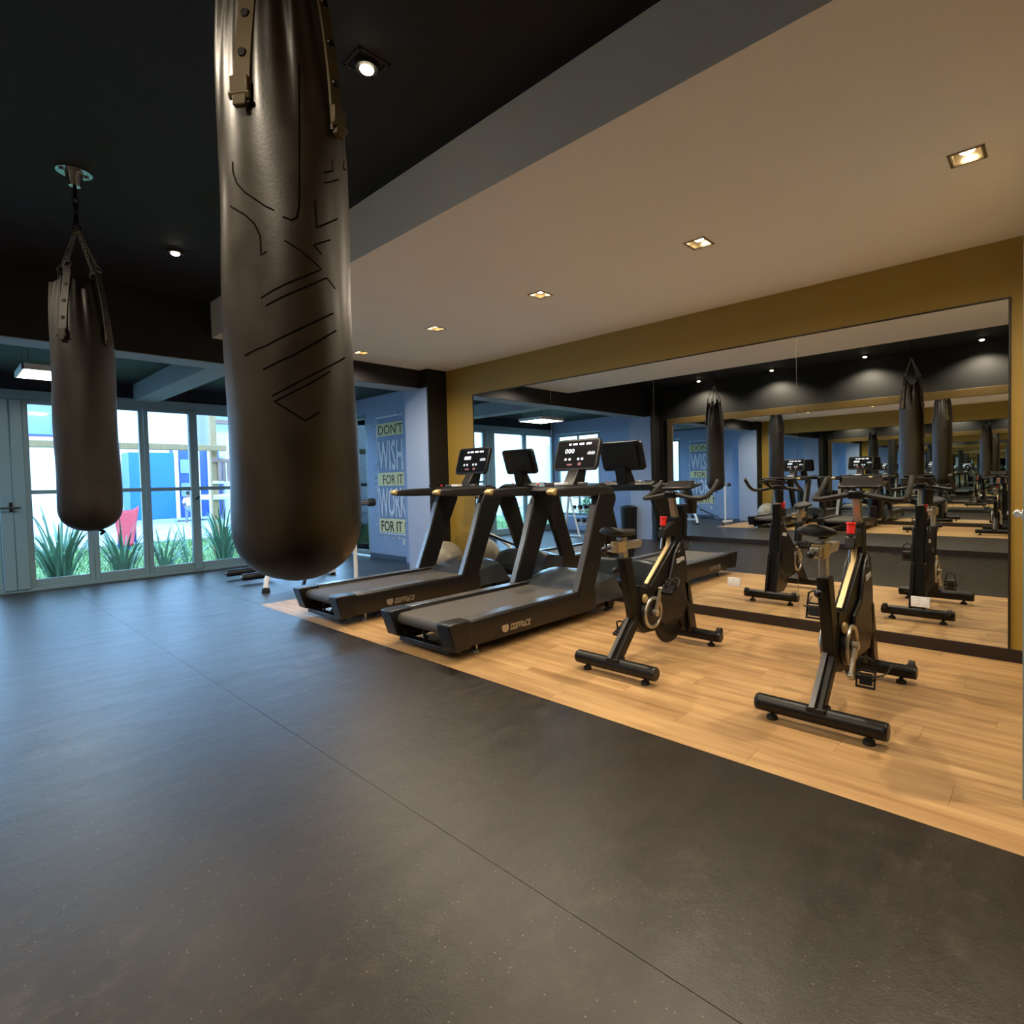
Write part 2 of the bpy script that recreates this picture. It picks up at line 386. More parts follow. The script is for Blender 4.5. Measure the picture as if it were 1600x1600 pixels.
m = MB(); m.box2((XO-.15, YN, 0), (XO, 6.37, ZB+.02))
struct('wall_left', m, 'black_wall')
struct('baseboard_left', MB().box2((XO, YN, 0), (XO+.012, 6.36, .088)), 'black_skirting', bevel=.003)
struct('trim_5', MB().box2((XO-.2, 6.36, 0), (XO+.30, 6.39, ZB)), 'black_wall', bevel=.003)
struct('trim_12', MB().box2((XO-.2, 6.388, 0), (XO+.296, 6.93, 2.586)), 'slate_paint', bevel=.004)
struct('trim_14', MB().box2((XO-.2, 6.388, 2.586), (XO+.30, 6.535, ZB)), 'black_wall')
m = MB(); m.box2((XL-.15, 6.7, 0), (XL, 8.55, 2.83)); m.box2((XL-.15, 8.55, 2.5), (XL, YG+.1, 2.83)); m.box2((XL-.15, 10.0, 0), (XL, YG+.1, 2.5)); m.box2((XL-.15, 8.55, 0), (XL, 10.0, .35))
struct('wall_left.001', m, 'slate_paint')
struct('wall_left.002', MB().box2((XL-.15, 6.55, 0), (XO-.1, 6.86, 2.83)), 'slate_paint')
struct('wall_back', MB().box2((XO-.2, YN-.12, 0), (XM+.15, YN, ZB)), 'olive_paint')
struct('wall_front', MB().box2((3.72, -.02, 0), (XM, .055, ZW)), 'olive_paint')

# glazed end: one window thing per bay, door leaves with handles
def frame_rect(mb, x0, x1, z0, z1, y, w, d, wb=None):
    wb = wb or w
    mb.box2((x0, y-d/2, z0), (x0+w, y+d/2, z1)); mb.box2((x1-w, y-d/2, z0), (x1, y+d/2, z1))
    mb.box2((x0+w, y-d/2, z1-w), (x1-w, y+d/2, z1)); mb.box2((x0+w, y-d/2, z0), (x1-w, y+d/2, z0+wb))
ZT = 2.55
hd = MB(); hd.box2((XL, YG-.05, 2.50), (XR, YG+.06, 2.62)); struct('trim_6', hd, 'white_frame', bevel=.006)
struct('wall_far', MB().box2((XL-.1, YG-.02, 2.62), (XR+.1, YG+.1, 2.95)), 'black_ceiling')
hd = MB(); hd.box2((XL, YG-.05, 0), (XR, YG+.06, .05)); struct('trim_7', hd, 'white_frame', bevel=.006)
bays = [(-1.5, -.44), (-.44, .62), (.86, 1.52), (1.52, 2.14), (2.14, 2.76), (2.76, 3.42), (3.42, 4.08), (4.08, 4.64), (4.64, 5.18)]
k = 1
for (a, b) in bays:
    full = b < .7
    w = MB(); ww = .055
    frame_rect(w, a+.003, b-.003, .05, 2.50, YG, ww, .07, .095)
    o = w.build('window_%d' % k, 'white_frame', None, bevel=.006); o['kind'] = 'structure'
    if not full:
        MB().box2((a+ww, YG-.025, 1.268), (b-ww, YG+.03, 1.322)).build('glazing_bar', 'white_frame', o, bevel=.004)
        MB().box2((a+ww-.004, YG-.003, .14), (b-ww+.004, YG+.003, 1.27)).build('pane', 'glass', o)
        MB().box2((a+ww-.004, YG-.003, 1.32), (b-ww+.004, YG+.003, 2.45)).build('pane', 'glass', o)
    else:
        MB().box2((a+ww-.004, YG-.003, .14), (b-ww+.004, YG+.003, 2.45)).build('pane', 'glass', o)
    if abs(a-2.76) < .01:   # small lever handle on the wide stile
        h = MB(); h.box2((2.735, YG-.055, 1.08), (2.765, YG-.035, 1.19)); h.cyl((2.75, YG-.05, 1.135), (2.75, YG-.085, 1.135), .01); h.cyl((2.75, YG-.085, 1.12), (2.80, YG-.085, 1.175), .011)
        h.build('handle', 'gunmetal', o)
    k += 1
# wide posts where the leaves meet
for nme, a, b in (('trim_8', .615, .740), ('trim_9', .7405, .865), ('trim_10', 2.705, 2.815)):
    struct(nme, MB().box2((a, YG-.065, .03), (b, YG+.05, 2.5)), 'white_frame', bevel=.012)
h = MB(); h.box2((.70, YG-.085, 1.05), (.73, YG-.064, 1.17)); h.cyl((.715, YG-.08, 1.1), (.715, YG-.13, 1.1), .011); h.cyl((.80, YG-.13, 1.1), (.60, YG-.13, 1.1), .011)
h.build('handle', 'gunmetal', bpy.data.objects['trim_8'])
# side windows of the far bay
def side_window(name, X, y0, y1, z0, z1, sgn):
    w = MB(); d = .07
    for a, b, c, e in ((y0, y0+.06, z0, z1), (y1-.06, y1, z0, z1), (y0+.06, y1-.06, z1-.07, z1), (y0+.06, y1-.06, z0, z0+.08)):
        w.box2((X, a, c), (X+sgn*d, b, e))
    o = w.build(name, 'white_frame', None, bevel=.005); o['kind'] = 'structure'
    MB().box2((X+sgn*.03, y0+.055, z0+.07), (X+sgn*.036, y1-.055, z1-.06)).build('pane', 'glass', o)
    return o
o = side_window('window_10', XR+.01, 9.26, 10.01, .03, 2.54, 1)
o = side_window('window_11', XL-.01, 8.56, 9.99, .36, 2.49, -1)
MB().box2((XL-.06, 9.25, .43), (XL-.02, 9.30, 2.43)).build('glazing_bar', 'white_frame', o, bevel=.004)
# open glass door leaf at the right edge of the view
dr = MB(); frame_rect(dr, 2.735, 3.70, .02, 2.2, .070, .075, .045, .12)
dr = dr.build('door_1', 'white_frame', None, bevel=.005); dr['kind'] = 'structure'
MB().box2((2.80, .067, .13), (3.63, .073, 2.13)).build('pane', 'glass', dr)
h = MB(); h.cyl((2.79, .089, 1.125), (2.79, .097, 1.125), .02); h.cyl((2.79, .09, 1.125), (2.79, .116, 1.125), .009); h.tube([(2.78, .112, 1.125), (2.84, .116, 1.125), (2.93, .116, 1.125)], .012)
h.build('door_handle', 'white_paint_metal', dr)

# ------------------------------------------------------------------ mirrors
def mirror(name, X, sgn, ya, yb, za, zb, n, label, framed, loc):
    """sgn = direction the mirror faces along X"""
    root = empty(name, loc, 0, label=label, cat='mirror')
    def L(o): o.location = -Vector(loc); return o
    x0 = X; x1 = X+sgn*.012
    step = (yb-ya)/n
    for i in range(n):
        L(MB().box2((x0, ya+i*step+.0015, za), (x1, ya+(i+1)*step-.0015, zb)).build('mirror_panel', 'mirror', root))
    for i in range(1, n):
        L(MB().box2((x0, ya+i*step-.0015, za), (x1-sgn*.002, ya+i*step+.0015, zb)).build('panel_joint', 'steel', root))
    f = MB()
    if framed:
        w, d = .125, .03
        f.box2((x0, ya-w, zb), (x0+sgn*d, yb+w, zb+w)); f.box2((x0, yb, za), (x0+sgn*d, yb+w, zb)); f.box2((x0, ya-w, za), (x0+sgn*d, ya, zb))
        L(f.build('mirror_frame', 'bronze_frame', root, bevel=.004))
    else:
        w, d = .012, .018
        f.box2((x0, ya-w, zb), (x0+sgn*d, yb+w, zb+w)); f.box2((x0, yb, za), (x0+sgn*d, yb+w, zb)); f.box2((x0, ya-w, za), (x0+sgn*d, ya, zb))
        L(f.build('mirror_frame', 'black_skirting', root, bevel=.002))
    return root
mirror('wall_mirror', XM-.001, -1, .237, 5.775, .092, 2.434, 4, 'huge thin-edged wall mirror in four panels on the olive wall behind the bikes', False, (XM, 3.0, .092))
mirror('wall_mirror', XO+.001, 1, .10, 6.03, .092, 2.40, 4, 'bronze-framed wall mirror on the black wall opposite, seen only as a reflection', True, (XO, 3.0, .092))

def outlet(X, y, z, label, nrm=-1, group=None, w=.12, h=.075):
    r = empty('wall_outlet', (X, y, z), 0, label=label, cat='outlet', group=group)
    MB().box((nrm*.004, 0, 0), (.008, w, h)).build('plate', 'tag_white', r, bevel=.003)
    
    for yy in (-.25*w, .25*w): q = MB(); q.box((nrm*.009, yy*.85, 0), (.003, .26*w, .5*h)); q.build('socket', 'white_board', r, bevel=.002)
    return r
outlet(XM-.0135, 2.19, .345, 'pale outlet plate low on the mirror, behind the left bike')
outlet(XM-.0135, .745, .345, 'pale outlet plate low on the mirror, behind the right bike')

# ------------------------------------------------------------------ recessed lamps
def lamp(x, y, z, kind, label, group):
    r = empty('ceiling_downlight', (x, y, z), 0, label=label, cat='downlight', group=group)
    tm = 'trim_gold' if kind == 'w' else 'trim_black'
    h = .062; q = MB()
    for a in range(4):
        rot = Matrix.Rotation(a*PI/2, 4, 'Z')
        q.box2((-h-.013, h-.001, -.005), (h+.013, h+.013, .0), rot)
    q.build('trim_ring', tm, r, bevel=.0015)
    if kind == 'w':
        q = MB()
        for a in range(4):
            rot = Matrix.Rotation(a*PI/2, 4, 'Z'); q.box2((-h+.001, h-.004, 0), (h-.001, h-.001, .09), rot)
        q.box2((-h+.001, -h+.001, .09), (h-.001, h-.001, .094)); q.build('recess', tm, r)
        zb = .03
    else:
        q = MB(); q.cyl((0, 0, -.022), (0, 0, 0), .05, .056, n=20); q.build('lamp_holder', tm, r); zb = -.026
    q = MB(); q.sphere((0, 0, zb), .034 if kind == 'w' else .03, (1, 1, .5)); q.build('bulb', 'bulb', r)
    ld = bpy.data.lights.new('lamp', 'SPOT'); ld.energy = LAMP_W*(1.15 if kind == 'w' else .8); ld.color = LAMP_C; ld.spot_size = R(165 if kind == 'w' else (124 if x > 0 else 140)); ld.spot_blend = 1.0 if kind == 'w' else .6; ld.shadow_soft_size = .03
    lo = bpy.data.objects.new('lamp', ld); COL.objects.link(lo); lo.parent = r; lo.location = (0, 0, zb-.045)
    return r
ordw = ['square gold-trimmed downlight in the white ceiling by the open glass door', 'square gold-trimmed downlight in the white ceiling above the two exercise bikes', 'square gold-trimmed downlight in the white ceiling above the treadmill next to the bike', 'square gold-trimmed downlight in the white ceiling above the treadmill next to the ball', 'square gold-trimmed downlight in the white ceiling close to the black beam']
for i, y in enumerate(LY):
    if i == 0: lamp(LXW, y, ZW, 'w', 'square gold-trimmed downlight in the white ceiling beyond the glass door, out of view', 'white ceiling downlights')
    else: lamp(LXW, y, ZW, 'w', ordw[i-1], 'white ceiling downlights')
for y, lb in ((2.35, 'glowing downlight in the black ceiling just right of the near punching bag'), (5.29, 'glowing downlight in the black ceiling between the two punching bags')):
    lamp(1.377, y, ZB, 'b', lb, 'black ceiling downlights')
for y, lb in ((.80, 'glowing reflected lamp in the mirror, rightmost of its row'), (2.32, 'glowing reflected lamp in the mirror, second from right'), (3.83, 'glowing reflected lamp in the mirror, third from right'), (5.27, 'glowing reflected lamp in the mirror, leftmost of its row')):
    lamp(-.46, y, ZB, 'b', lb, 'black ceiling downlights')
def panel(x, y, z, label):
    r = empty('led_panel', (x, y, z), 0, label=label, cat='ceiling light')
    q = MB()
    for a in range(4):
        q.box2((-.34, .322, -.03), (.34, .34, .03), Matrix.Rotation(a*PI/2, 4, 'Z'))
    q.box2((-.33, -.33, .022), (.33, .33, .03)); q.build('panel_frame', 'white_board', r, bevel=.002)
    MB().box2((-.322, -.322, -.028), (.322, .322, -.02)).build('diffuser', 'led', r)
    for sx in (-1, 1):
        for sy in (-1, 1):
            MB().cyl((sx*.28, sy*.28, .03), (sx*.28, sy*.28, 2.82-z), .003, n=6).build('hanging_wire', 'steel', r)
panel(1.02, 8.12, 2.56, 'bright square panel light hung beyond the black beam, cut by the smaller hanging bag')

# ------------------------------------------------------------------ punching bags
BAG_TOP = 2.56
STR = [R(-145), R(-64), R(31), R(121)]
def bag_r(th, z):
    r = .1515 - .004*math.sin((z-1.3)*2.2)
    if z < 1.22:
        t = (1.22-z)/.165; r *= math.sqrt(max(0, 1-t**2.6)) if t < 1 else 0
    if z > 2.12:
        t = min(1, (z-2.12)/(BAG_TOP-2.12))
        k = min(abs((th-s+PI) % (2*PI)-PI) for s in STR)/(PI/4)     # 0 at straps, 1 half way
        fold = max(0, k)**2.2
        bl = math.exp(-(((th-R(164)+PI) % (2*PI)-PI)/R(26))**2)     # the fabric bulges out between two straps
        r *= 1 - (.36*t**1.9 + .20*fold*t**1.2)*(1-.62*bl)
        r += .006*t*math.sin(th*11+1.3)+.005*t*math.sin(th*19+z*4)
    r += .0022*math.sin(th*3+z*7)+.0016*math.sin(th*5-z*11)
    return max(r, .002)
def bag_top(th):
    k = min(abs((th-s+PI) % (2*PI)-PI) for s in STR)/(PI/4)
    bl = math.exp(-(((th-R(164)+PI) % (2*PI)-PI)/R(26))**2)
    return BAG_TOP - .10*max(0, k)**1.3*(1-.5*bl)
def make_bag(leather, strap_mat):
    root = empty('punching_bag', (0, 0, 1.06))
    Z0 = -1.06
    m = MB(); nu, nv = 112, 84
    def f(u, v):
        th = 2*PI*u; zt = bag_top(th); z = 1.057+(zt-1.057)*(v if v > .12 else .12*(v/.12)**1.7)
        r = bag_r(th, z); return (r*math.cos(th), r*math.sin(th), z+Z0)
    vs = m.grid(f, nu, nv, True)
    def g(u, v):    # inner lip of the open mouth
        th = 2*PI*u; zt = bag_top(th); r = bag_r(th, zt)-.003-.06*v; return (max(r, .01)*math.cos(th), max(r, .01)*math.sin(th), zt+Z0-.16*v**1.5)
    m.grid(g, nu, 5, True)
    bmesh.ops.remove_doubles(m.bm, verts=m.bm.verts, dist=.0006)
    m.build('bag_body', leather, root, smooth=60)
    for s in STR:
        q = MB(); pts = []
        for i in range(13):
            z = 2.17+(2.60-2.17)*i/12; rr = bag_r(s, min(z, BAG_TOP))+.006 if z < BAG_TOP else bag_r(s, BAG_TOP)+.006
            pts.append((rr, z))
        w = .0195; T = Vector((-math.sin(s), math.cos(s), 0)); N = Vector((math.cos(s), math.sin(s), 0))
        def fs(u, v):
            i = min(11, int(v*12)); t = v*12-i; rr = pts[i][0]*(1-t)+pts[i+1][0]*t; z = pts[i][1]*(1-t)+pts[i+1][1]*t
            a = u*4
            wv, nv_ = ((-w, 0), (w, 0), (w, .006), (-w, .006), (-w, 0))[int(round(a))]
            return tuple(N*(rr+nv_)+T*wv+Vector((0, 0, z+Z0)))
        q.grid(fs, 4, 12)
        st = q.build('hanging_strap', strap_mat, root, smooth=30)
        for z in (2.29, 2.39, 2.49):
            rv = MB(); p = N*(bag_r(s, z)+.0115)+Vector((0, 0, z+Z0)); rv.cyl(p-N*.002, p+N*.005, .012, .009, n=14)
            rv.build('rivet', 'gunmetal', st)
        lp = MB(); p = N*(bag_r(s, 2.2)+.012)+Vector((0, 0, 2.2+Z0))
        mt = Matrix.Translation(p) @ Matrix((T.to_4d(), N.to_4d(), (0, 0, 1, 0), (0, 0, 0, 1))).transposed() if False else None
        rot = Matrix((( T.x, N.x, 0, p.x), (T.y, N.y, 0, p.y), (0, 0, 1, p.z), (0, 0, 0, 1)))
        lp.box((0, .002, .006), (.044, .016, .044), rot); lp.box((0, .012, -.012), (.052, .007, .016), rot @ Matrix.Rotation(R(-25), 4, 'X')); lp.box((0, .003, -.024), (.032, .014, .03), rot)
        lp.build('strap_keeper', strap_mat, st, bevel=.003)
        # ring and chain
        top = Vector((0, 0, 2.86+Z0)); a = N*(pts[-1][0]+.001)+Vector((0, 0, 2.615+Z0))
        d = (top-a).normalized(); rg = MB()
        B = d.to_track_quat('Z', 'Y').to_matrix().to_4x4()
        rg.torus(a, .022, .0035, B @ Matrix.Rotation(PI/2, 4, 'X'), n=18, m=6); rg.build('ring', 'chain_steel', root)
        ch = MB(); L = (top-a).length-.03; n = int(L/.021)
        for i in range(n):
            c = a+d*(.028+i*.021)
            ch.torus(c, .0105, .0028, B @ Matrix.Rotation((i % 2)*PI/2, 4, 'Z') @ Matrix.Rotation(PI/2, 4, 'X') @ Matrix.Diagonal((.72, 1.35, 1, 1)), n=12, m=6)
        ch.build('chain', 'chain_steel', root)
    sw = MB(); sw.torus((0, 0, 2.86+Z0), .02, .004, Matrix.Rotation(PI/2, 4, 'X'), n=18, m=6)
    sw.cyl((0, 0, 2.88+Z0), (0, 0, 2.93+Z0), .014, .010); sw.torus((0, 0, 2.945+Z0), .014, .004, Matrix.Rotation(PI/2, 4, 'Y'), n=14, m=6)
    sw.cyl((0, 0, 2.955+Z0), (0, 0, 3.0+Z0), .011, .013); sw.torus((0, 0, 3.015+Z0), .016, .004, Matrix.Rotation(PI/2, 4, 'X'), n=14, m=6)
    sw.cyl((0, 0, 3.03+Z0), (0, 0, 3.12+Z0), .009); sw.build('swivel', 'gunmetal', root)
    pl = MB(); pl.cyl((0, 0, 3.178+Z0), (0, 0, 3.19+Z0), .085, n=28); pl.cyl((0, 0, 3.10+Z0), (0, 0, 3.178+Z0), .028, .045)
    for a in range(4): pl.cyl((.06*math.cos(a*PI/2), .06*math.sin(a*PI/2), 3.168+Z0), (.06*math.cos(a*PI/2), .06*math.sin(a*PI/2), 3.18+Z0), .012, n=8)
    pl.build('ceiling_plate', 'steel', root)
    return root
bag = make_bag('leather', 'strap')
bag.location = (.635, 1.49, 1.06)
tag(bag, 'big brown-black leather punching bag hanging near the camera, stitched lines on it', 'punching bag')
bag2 = copy_tree(bag); bag2.location = (.652, 4.392, 1.06); bag2.rotation_euler.z = R(14)
tag(bag2, 'smaller-looking dark punching bag hanging farther off in front of the glazing', 'punching bag')
for ch in bag2.children:
    if ch.name.startswith('bag_body'):
        ch.data = ch.data.copy(); ch.data.materials[0] = MATS['leather_dark']
    if ch.name.startswith('hanging_strap'):
        for o in [ch]+[k for k in ch.children if k.name.startswith('strap_keeper')]:
            o.data = o.data.copy(); o.data.materials[0] = MATS['strap_dark']
tl = MB(); tl.tube([(0.02, .01, .01), (.05, -.03, -.012), (.02, -.06, -.022)], .008, 6); tl.build('tie_cord', 'stitch', bag2)
LINES = [[(-160.2, 2.052), (-160.2, 2.028), (-156.6, 2.002), (-147.9, 1.977), (-130.7, 1.946), (-123.1, 1.937)],
[(-166.6, 1.955), (-149.7, 1.928), (-141.0, 1.906), (-136.1, 1.878), (-136.0, 1.834), (-130.8, 1.843)],
[(-97, 2.30), (-99.5, 2.17), (-101.5, 2.052), (-103.1, 1.955), (-105.3, 1.928), (-109.6, 1.919), (-116.4, 1.924)],  # a fabric fold, its crease shade drawn as a dark line
[(-67.2, 2.104), (-66.5, 2.079), (-78.3, 2.058)], [(-43.6, 2.134), (-47.2, 2.109), (-38, 2.12)], [(-78.7, 2.033), (-56.2, 2.07)],
[(-88.9, 1.982), (-88.2, 1.918), (-61.3, 1.967)], [(-73.0, 1.903), (-91.6, 1.874), (-84.0, 1.857)],
[(-115.7, 1.87), (-101.3, 1.849), (-84.6, 1.821), (-107.1, 1.784), (-137.5, 1.736)],
[(-69.8, 1.786), (-79.5, 1.805), (-107.5, 1.758), (-133.3, 1.718)],
[(-154.7, 1.606), (-133.1, 1.628), (-104.3, 1.673), (-74.1, 1.723)], [(-137.7, 1.571), (-109.4, 1.612), (-71.7, 1.682)],
[(-131.1, 1.51), (-95.4, 1.567), (-62.1, 1.62)], [(-80.3, 1.578), (-99.5, 1.543), (-129.1, 1.498), (-104.3, 1.454), (-91.9, 1.477)]]
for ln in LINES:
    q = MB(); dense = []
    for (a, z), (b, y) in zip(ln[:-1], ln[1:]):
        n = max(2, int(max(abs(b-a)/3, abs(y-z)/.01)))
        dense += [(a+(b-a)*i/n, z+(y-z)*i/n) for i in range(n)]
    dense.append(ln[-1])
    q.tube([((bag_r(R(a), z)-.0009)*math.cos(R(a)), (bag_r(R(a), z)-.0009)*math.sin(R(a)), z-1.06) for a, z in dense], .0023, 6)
    q.build('stitch_fold_line', 'stitch', bag, smooth=60)

# ------------------------------------------------------------------ treadmills
def stroke_word(mb, widths, h, gap, place):
    """an unreadable maker's word: short strokes of letter size"""
    x = 0
    rnd = random.Random(3)
    for w in widths:
        t = w*.28
        mb.box2((x, 0, 0), (x+t, h, .002), place)
        if rnd.random() < .75: mb.box2((x+t, h*.78, 0), (x+w, h, .002), place)
        if rnd.random() < .75: mb.box2((x+t, 0, 0), (x+w, h*.22, .002), place)
        if rnd.random() < .7: mb.box2((x+w-t, h*.22, 0), (x+w, h*.78, .002), place)
        x += w+gap
def make_treadmill():
    root = empty('treadmill', (0, 0, 0))
    # lower frame and feet
    q = MB(); q.box2((-.95, -.30, .05), (1.0, -.24, .13)); q.box2((-.95, .24, .05), (1.0, .30, .13)); q.box2((-.97, -.30, .035), (-.90, .30, .075)); q.box2((.9, -.34, .05), (1.0, .34, .13)); q.box2((.1, -.26, .07), (.18, .26, .12))
    q.build('base_frame', 'frame_metal', root, bevel=.006)
    for sx in (-.72, .93):
        for sy in (-.30, .30):
            f = MB(); f.cyl((sx, sy, 0), (sx, sy, .018), .028, .024); f.cyl((sx, sy, .018), (sx, sy, .07), .010, n=8)
            f.build('foot', 'steel' if sx < 0 else 'rubber', root)
    q = MB(); q.cyl((1.0, -.30, .045), (1.0, -.26, .045), .045); q.cyl((1.0, .26, .045), (1.0, .30, .045), .045); q.build('transport_wheel', 'rubber', root)
    # side rails with skirts
    for s in (-1, 1):
        prof = [(s*.275, .245), (s*.275, .12), (s*.39, .085), (s*.405, .20), (s*.398, .272), (s*.385, .285), (s*.30, .285)]
        q = MB(); q.prism(prof, 0, -.92, .62); q.build('side_rail', 'black_plastic', root, bevel=.004)
        q = MB(); q.prism([(-.86, s*.29), (.60, s*.29), (.60, s*.38), (-.86, s*.38)], 2, .285, .289); q.build('foot_strip', 'rail_grey', root, bevel=.0015)
        # rear end cap, undercut towards the floor
        pc = [(-1.06, .283), (-1.055, .25), (-1.00, .075), (-.86, .085), (-.86, .287), (-1.02, .292)]
        y0, y1 = (s*.27, s*.408)
        q = MB(); q.prism(pc, 1, y0, y1); q.build('rear_cap', 'black_plastic', root, bevel=.01, seg=3)
    # belt with rounded rear roller
    pr = [(.66, .262), (-.95, .262)]
    for i in range(9):
        a = PI/2+PI*i/8; pr.append((-.955+.045*math.cos(a), .217+.045*math.sin(a)))
    pr += [(.66, .172)]
    q = MB(); q.prism(pr, 1, -.273, .273); q.build('running_belt', 'belt', root, smooth=30)
    q = MB(); q.cyl((-.93, -.28, .20), (-.93, .28, .20), .022); q.cyl((-.955, -.19, .03), (-.955, -.19, .16), .012, n=8); q.cyl((-.955, .0, .06), (-.955, .0, .17), .01, n=8); q.build('rear_roller_bracket', 'gunmetal', root)
    # motor hood
    def fh(u, v):
        y = -.40+.8*u; t = v
        x = .53+.53*t; arch = 1-(2*u-1)**4*.35
        z = .27+(.125*math.sin(min(1, t*1.25+.03)*PI/2))*arch - (.20*max(0, t-.75)/.25)
        if t == 0: z = .262
        return (x - .07*(1-(2*u-1)**2)*(1-t), y, z)
    q = MB(); g = q.grid(fh, 18, 14)
    bot = [[q.bm.verts.new((v.co.x, v.co.y, .13)) for v in (row[0], row[-1])] for row in g]
    for i in range(18):
        q.bm.faces.new((g[i][0], bot[i][0], bot[i+1][0], g[i+1][0])); q.bm.faces.new((g[i][-1], g[i+1][-1], bot[i+1][1], bot[i][1])); q.bm.faces.new((bot[i][0], bot[i][1], bot[i+1][1], bot[i+1][0]))
    q.bm.faces.new(g[0]+[bot[0][1], bot[0][0]]); q.bm.faces.new(g[-1][::-1]+[bot[-1][0], bot[-1][1]])
    q.build('motor_hood', 'hood', root, smooth=40)
    # uprights leaning forward
    for s in (-1, 1):
        poly = [(.36, .10), (.37, .27), (.535, .70), (.655, 1.06), (.71, 1.165), (.955, 1.165), (.965, 1.10), (.775, .70), (.60, .28), (.62, .10)]
        q = MB(); q.prism(poly, 1, s*.335, s*.405); q.build('upright', 'black_plastic', root, bevel=.008)
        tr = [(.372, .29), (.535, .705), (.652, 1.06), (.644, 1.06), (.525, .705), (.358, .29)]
        q = MB(); q.prism(tr, 1, s*.342, s*.398); q.build('upright_edge_glint', 'rail_grey', root)  # pale strip: window light on the upright's rear edge, built as a part
        # arm with sensor cap
        q = MB(); q.prism([(.065, 1.172), (.045, 1.195), (.085, 1.222), (.35, 1.235), (.80, 1.24), (.93, 1.215), (.955, 1.16), (.90, 1.14), (.35, 1.148), (.12, 1.158)], 1, s*.335, s*.403); ar = q.build('arm', 'black_matte', root, bevel=.018, seg=4)
        q = MB(); q.prism([(.062, 1.175), (.042, 1.197), (.083, 1.226), (.125, 1.229), (.105, 1.165)], 1, s*.333, s*.405); q.build('arm_end_cap', 'champagne', ar, bevel=.014, seg=3)  # metal cap; its gold tone is reflected warm light, put into the colour
    # console shelf, neck
    q = MB(); q.prism([(.60, 1.19), (.64, 1.235), (.86, 1.262), (.955, 1.23), (.95, 1.165), (.66, 1.155)], 1, -.34, .34); q.build('console_shelf', 'black_plastic', root, bevel=.008)
    for y in (-.2, .2):
        q = MB(); q.cyl((.73, y, 1.245), (.73, y, 1.27), .045, .048, n=18); q.torus((.73, y, 1.27), .046, .004, n=18, m=6); q.build('cup_holder', 'rail_grey', root)
    q = MB(); q.prism([(.76, 1.24), (.86, 1.40), (.925, 1.44), (.99, 1.42), (.945, 1.24)], 1, -.07, .07); q.build('console_neck', 'black_plastic', root, bevel=.008)
    q = MB(); q.box2((.64, -.06, 1.25), (.70, .07, 1.275)); q.build('safety_tray', 'tag_white', root, bevel=.004)
    q = MB(); q.tube([(.66, .33, 1.215), (.60, .345, 1.25), (.55, .35, 1.262)], .009, 8); lv = q.build('toggle', 'black_matte', root); q = MB(); q.sphere((.72, .33, 1.262), .012, u=10, v=6); q.build('stop_clip', 'red', root)
    # screen, tilted
    sc = Matrix.Translation((.925, 0, 1.552)) @ Matrix.Rotation(R(17), 4, 'Y')
    q = MB(); pts = []
    for (cy_, cz_, a0) in ((.245, .125, 0), (-.245, .125, 90), (-.245, -.125, 180), (.245, -.125, 270)):
        for i in range(5):
            a = R(a0+22.5*i); pts.append((cy_+.04*math.cos(a), cz_+.04*math.sin(a)))
    q.prism(pts, 0, -.018, .02, sc); q.prism([(p[0]*.8, p[1]*.75) for p in pts], 0, .018, .045, sc)
    hs = q.build('console_screen', 'black_plastic', root, bevel=.004)
    q = MB(); q.box2((-.0195, -.265, -.145), (-.0175, .265, .145), sc); q.build('display', 'screen', hs)
    B = sc @ Matrix.Translation((-.0205, 0, 0))
    q = MB()
    for y0, w in ((.115, .03), (.06, .055), (-.025, .06), (-.115, .065)): q.box2((0, y0-w, .098), (.001, y0, .117), B)
    q.build('status_row', 'glyph', hs)
    mt = B @ Matrix(((0, 0, -1, 0), (-1, 0, 0, .155), (0, 1, 0, .012), (0, 0, 0, 1)))
    text('digits', '000', .085, 'glyph', hs, mt, .0006, 1.0, .8)
    q = MB()
    for y0 in (.11, -.05):
        q.torus(B @ Vector((.0005, y0, -.05)), .032, .003, sc @ Matrix.Rotation(PI/2, 4, 'Y'), n=20, m=4) if False else None
    for y0 in (.13, .075, -.04, -.09): q.box2((0, y0-.014, -.065), (.001, y0+.014, -.04), B)
    for i in range(8): q.box2((0, -.15+.0-.012*i, -.01+.0), (.001, -.157-.012*i, .015+.006*(i % 3)), B)
    q.build('icons', 'glyph_dim', hs)
    q = MB(); q.box2((0, -.085, -.12), (.001, -.045, -.09), B); q.box2((0, .03, -.118), (.001, .1, -.1), B); q.build('stop_icon', 'glyph_red', hs)
    # maker's word on the near skirt
    pl = Matrix.Translation((-.52, -.4035, .130)) @ Matrix.Rotation(R(-4), 4, 'X') @ Matrix.Rotation(PI/2, 4, 'X')
    q = MB(); q.cyl(pl @ Vector((.0, .03, 0)), pl @ Vector((.0, .03, .003)), .036, n=18)
    pl2 = pl @ Matrix.Translation((.05, 0, 0)) @ Matrix(((1, .25, 0, 0), (0, 1, 0, 0), (0, 0, 1, 0), (0, 0, 0, 1)))
    stroke_word(q, [.03, .024, .026, .022, .026, .024, .022], .048, .007, pl2); q.build('maker_mark', 'silver', root)
    for o in root.children_recursive:
        if o.name.split('.')[0] not in ('console_screen', 'display', 'status_row', 'digits', 'icons', 'stop_icon', 'console_neck', 'safety_tray'):
            o.data.transform(Matrix.Diagonal((1, 1.11, 1, 1)))
    return root
TX = 3.44
tm = make_treadmill(); tm.location = (TX, 3.68, 0)
tag(tm, 'black treadmill with lit screen, standing between an exercise bike and the other treadmill', 'treadmill', 'pair of black treadmills')
tm2 = copy_tree(tm); tm2.location = (TX, 5.33, 0)
tag(tm2, 'black treadmill with lit screen, standing beside the silver-grey exercise ball and black pilaster', 'treadmill', 'pair of black treadmills')

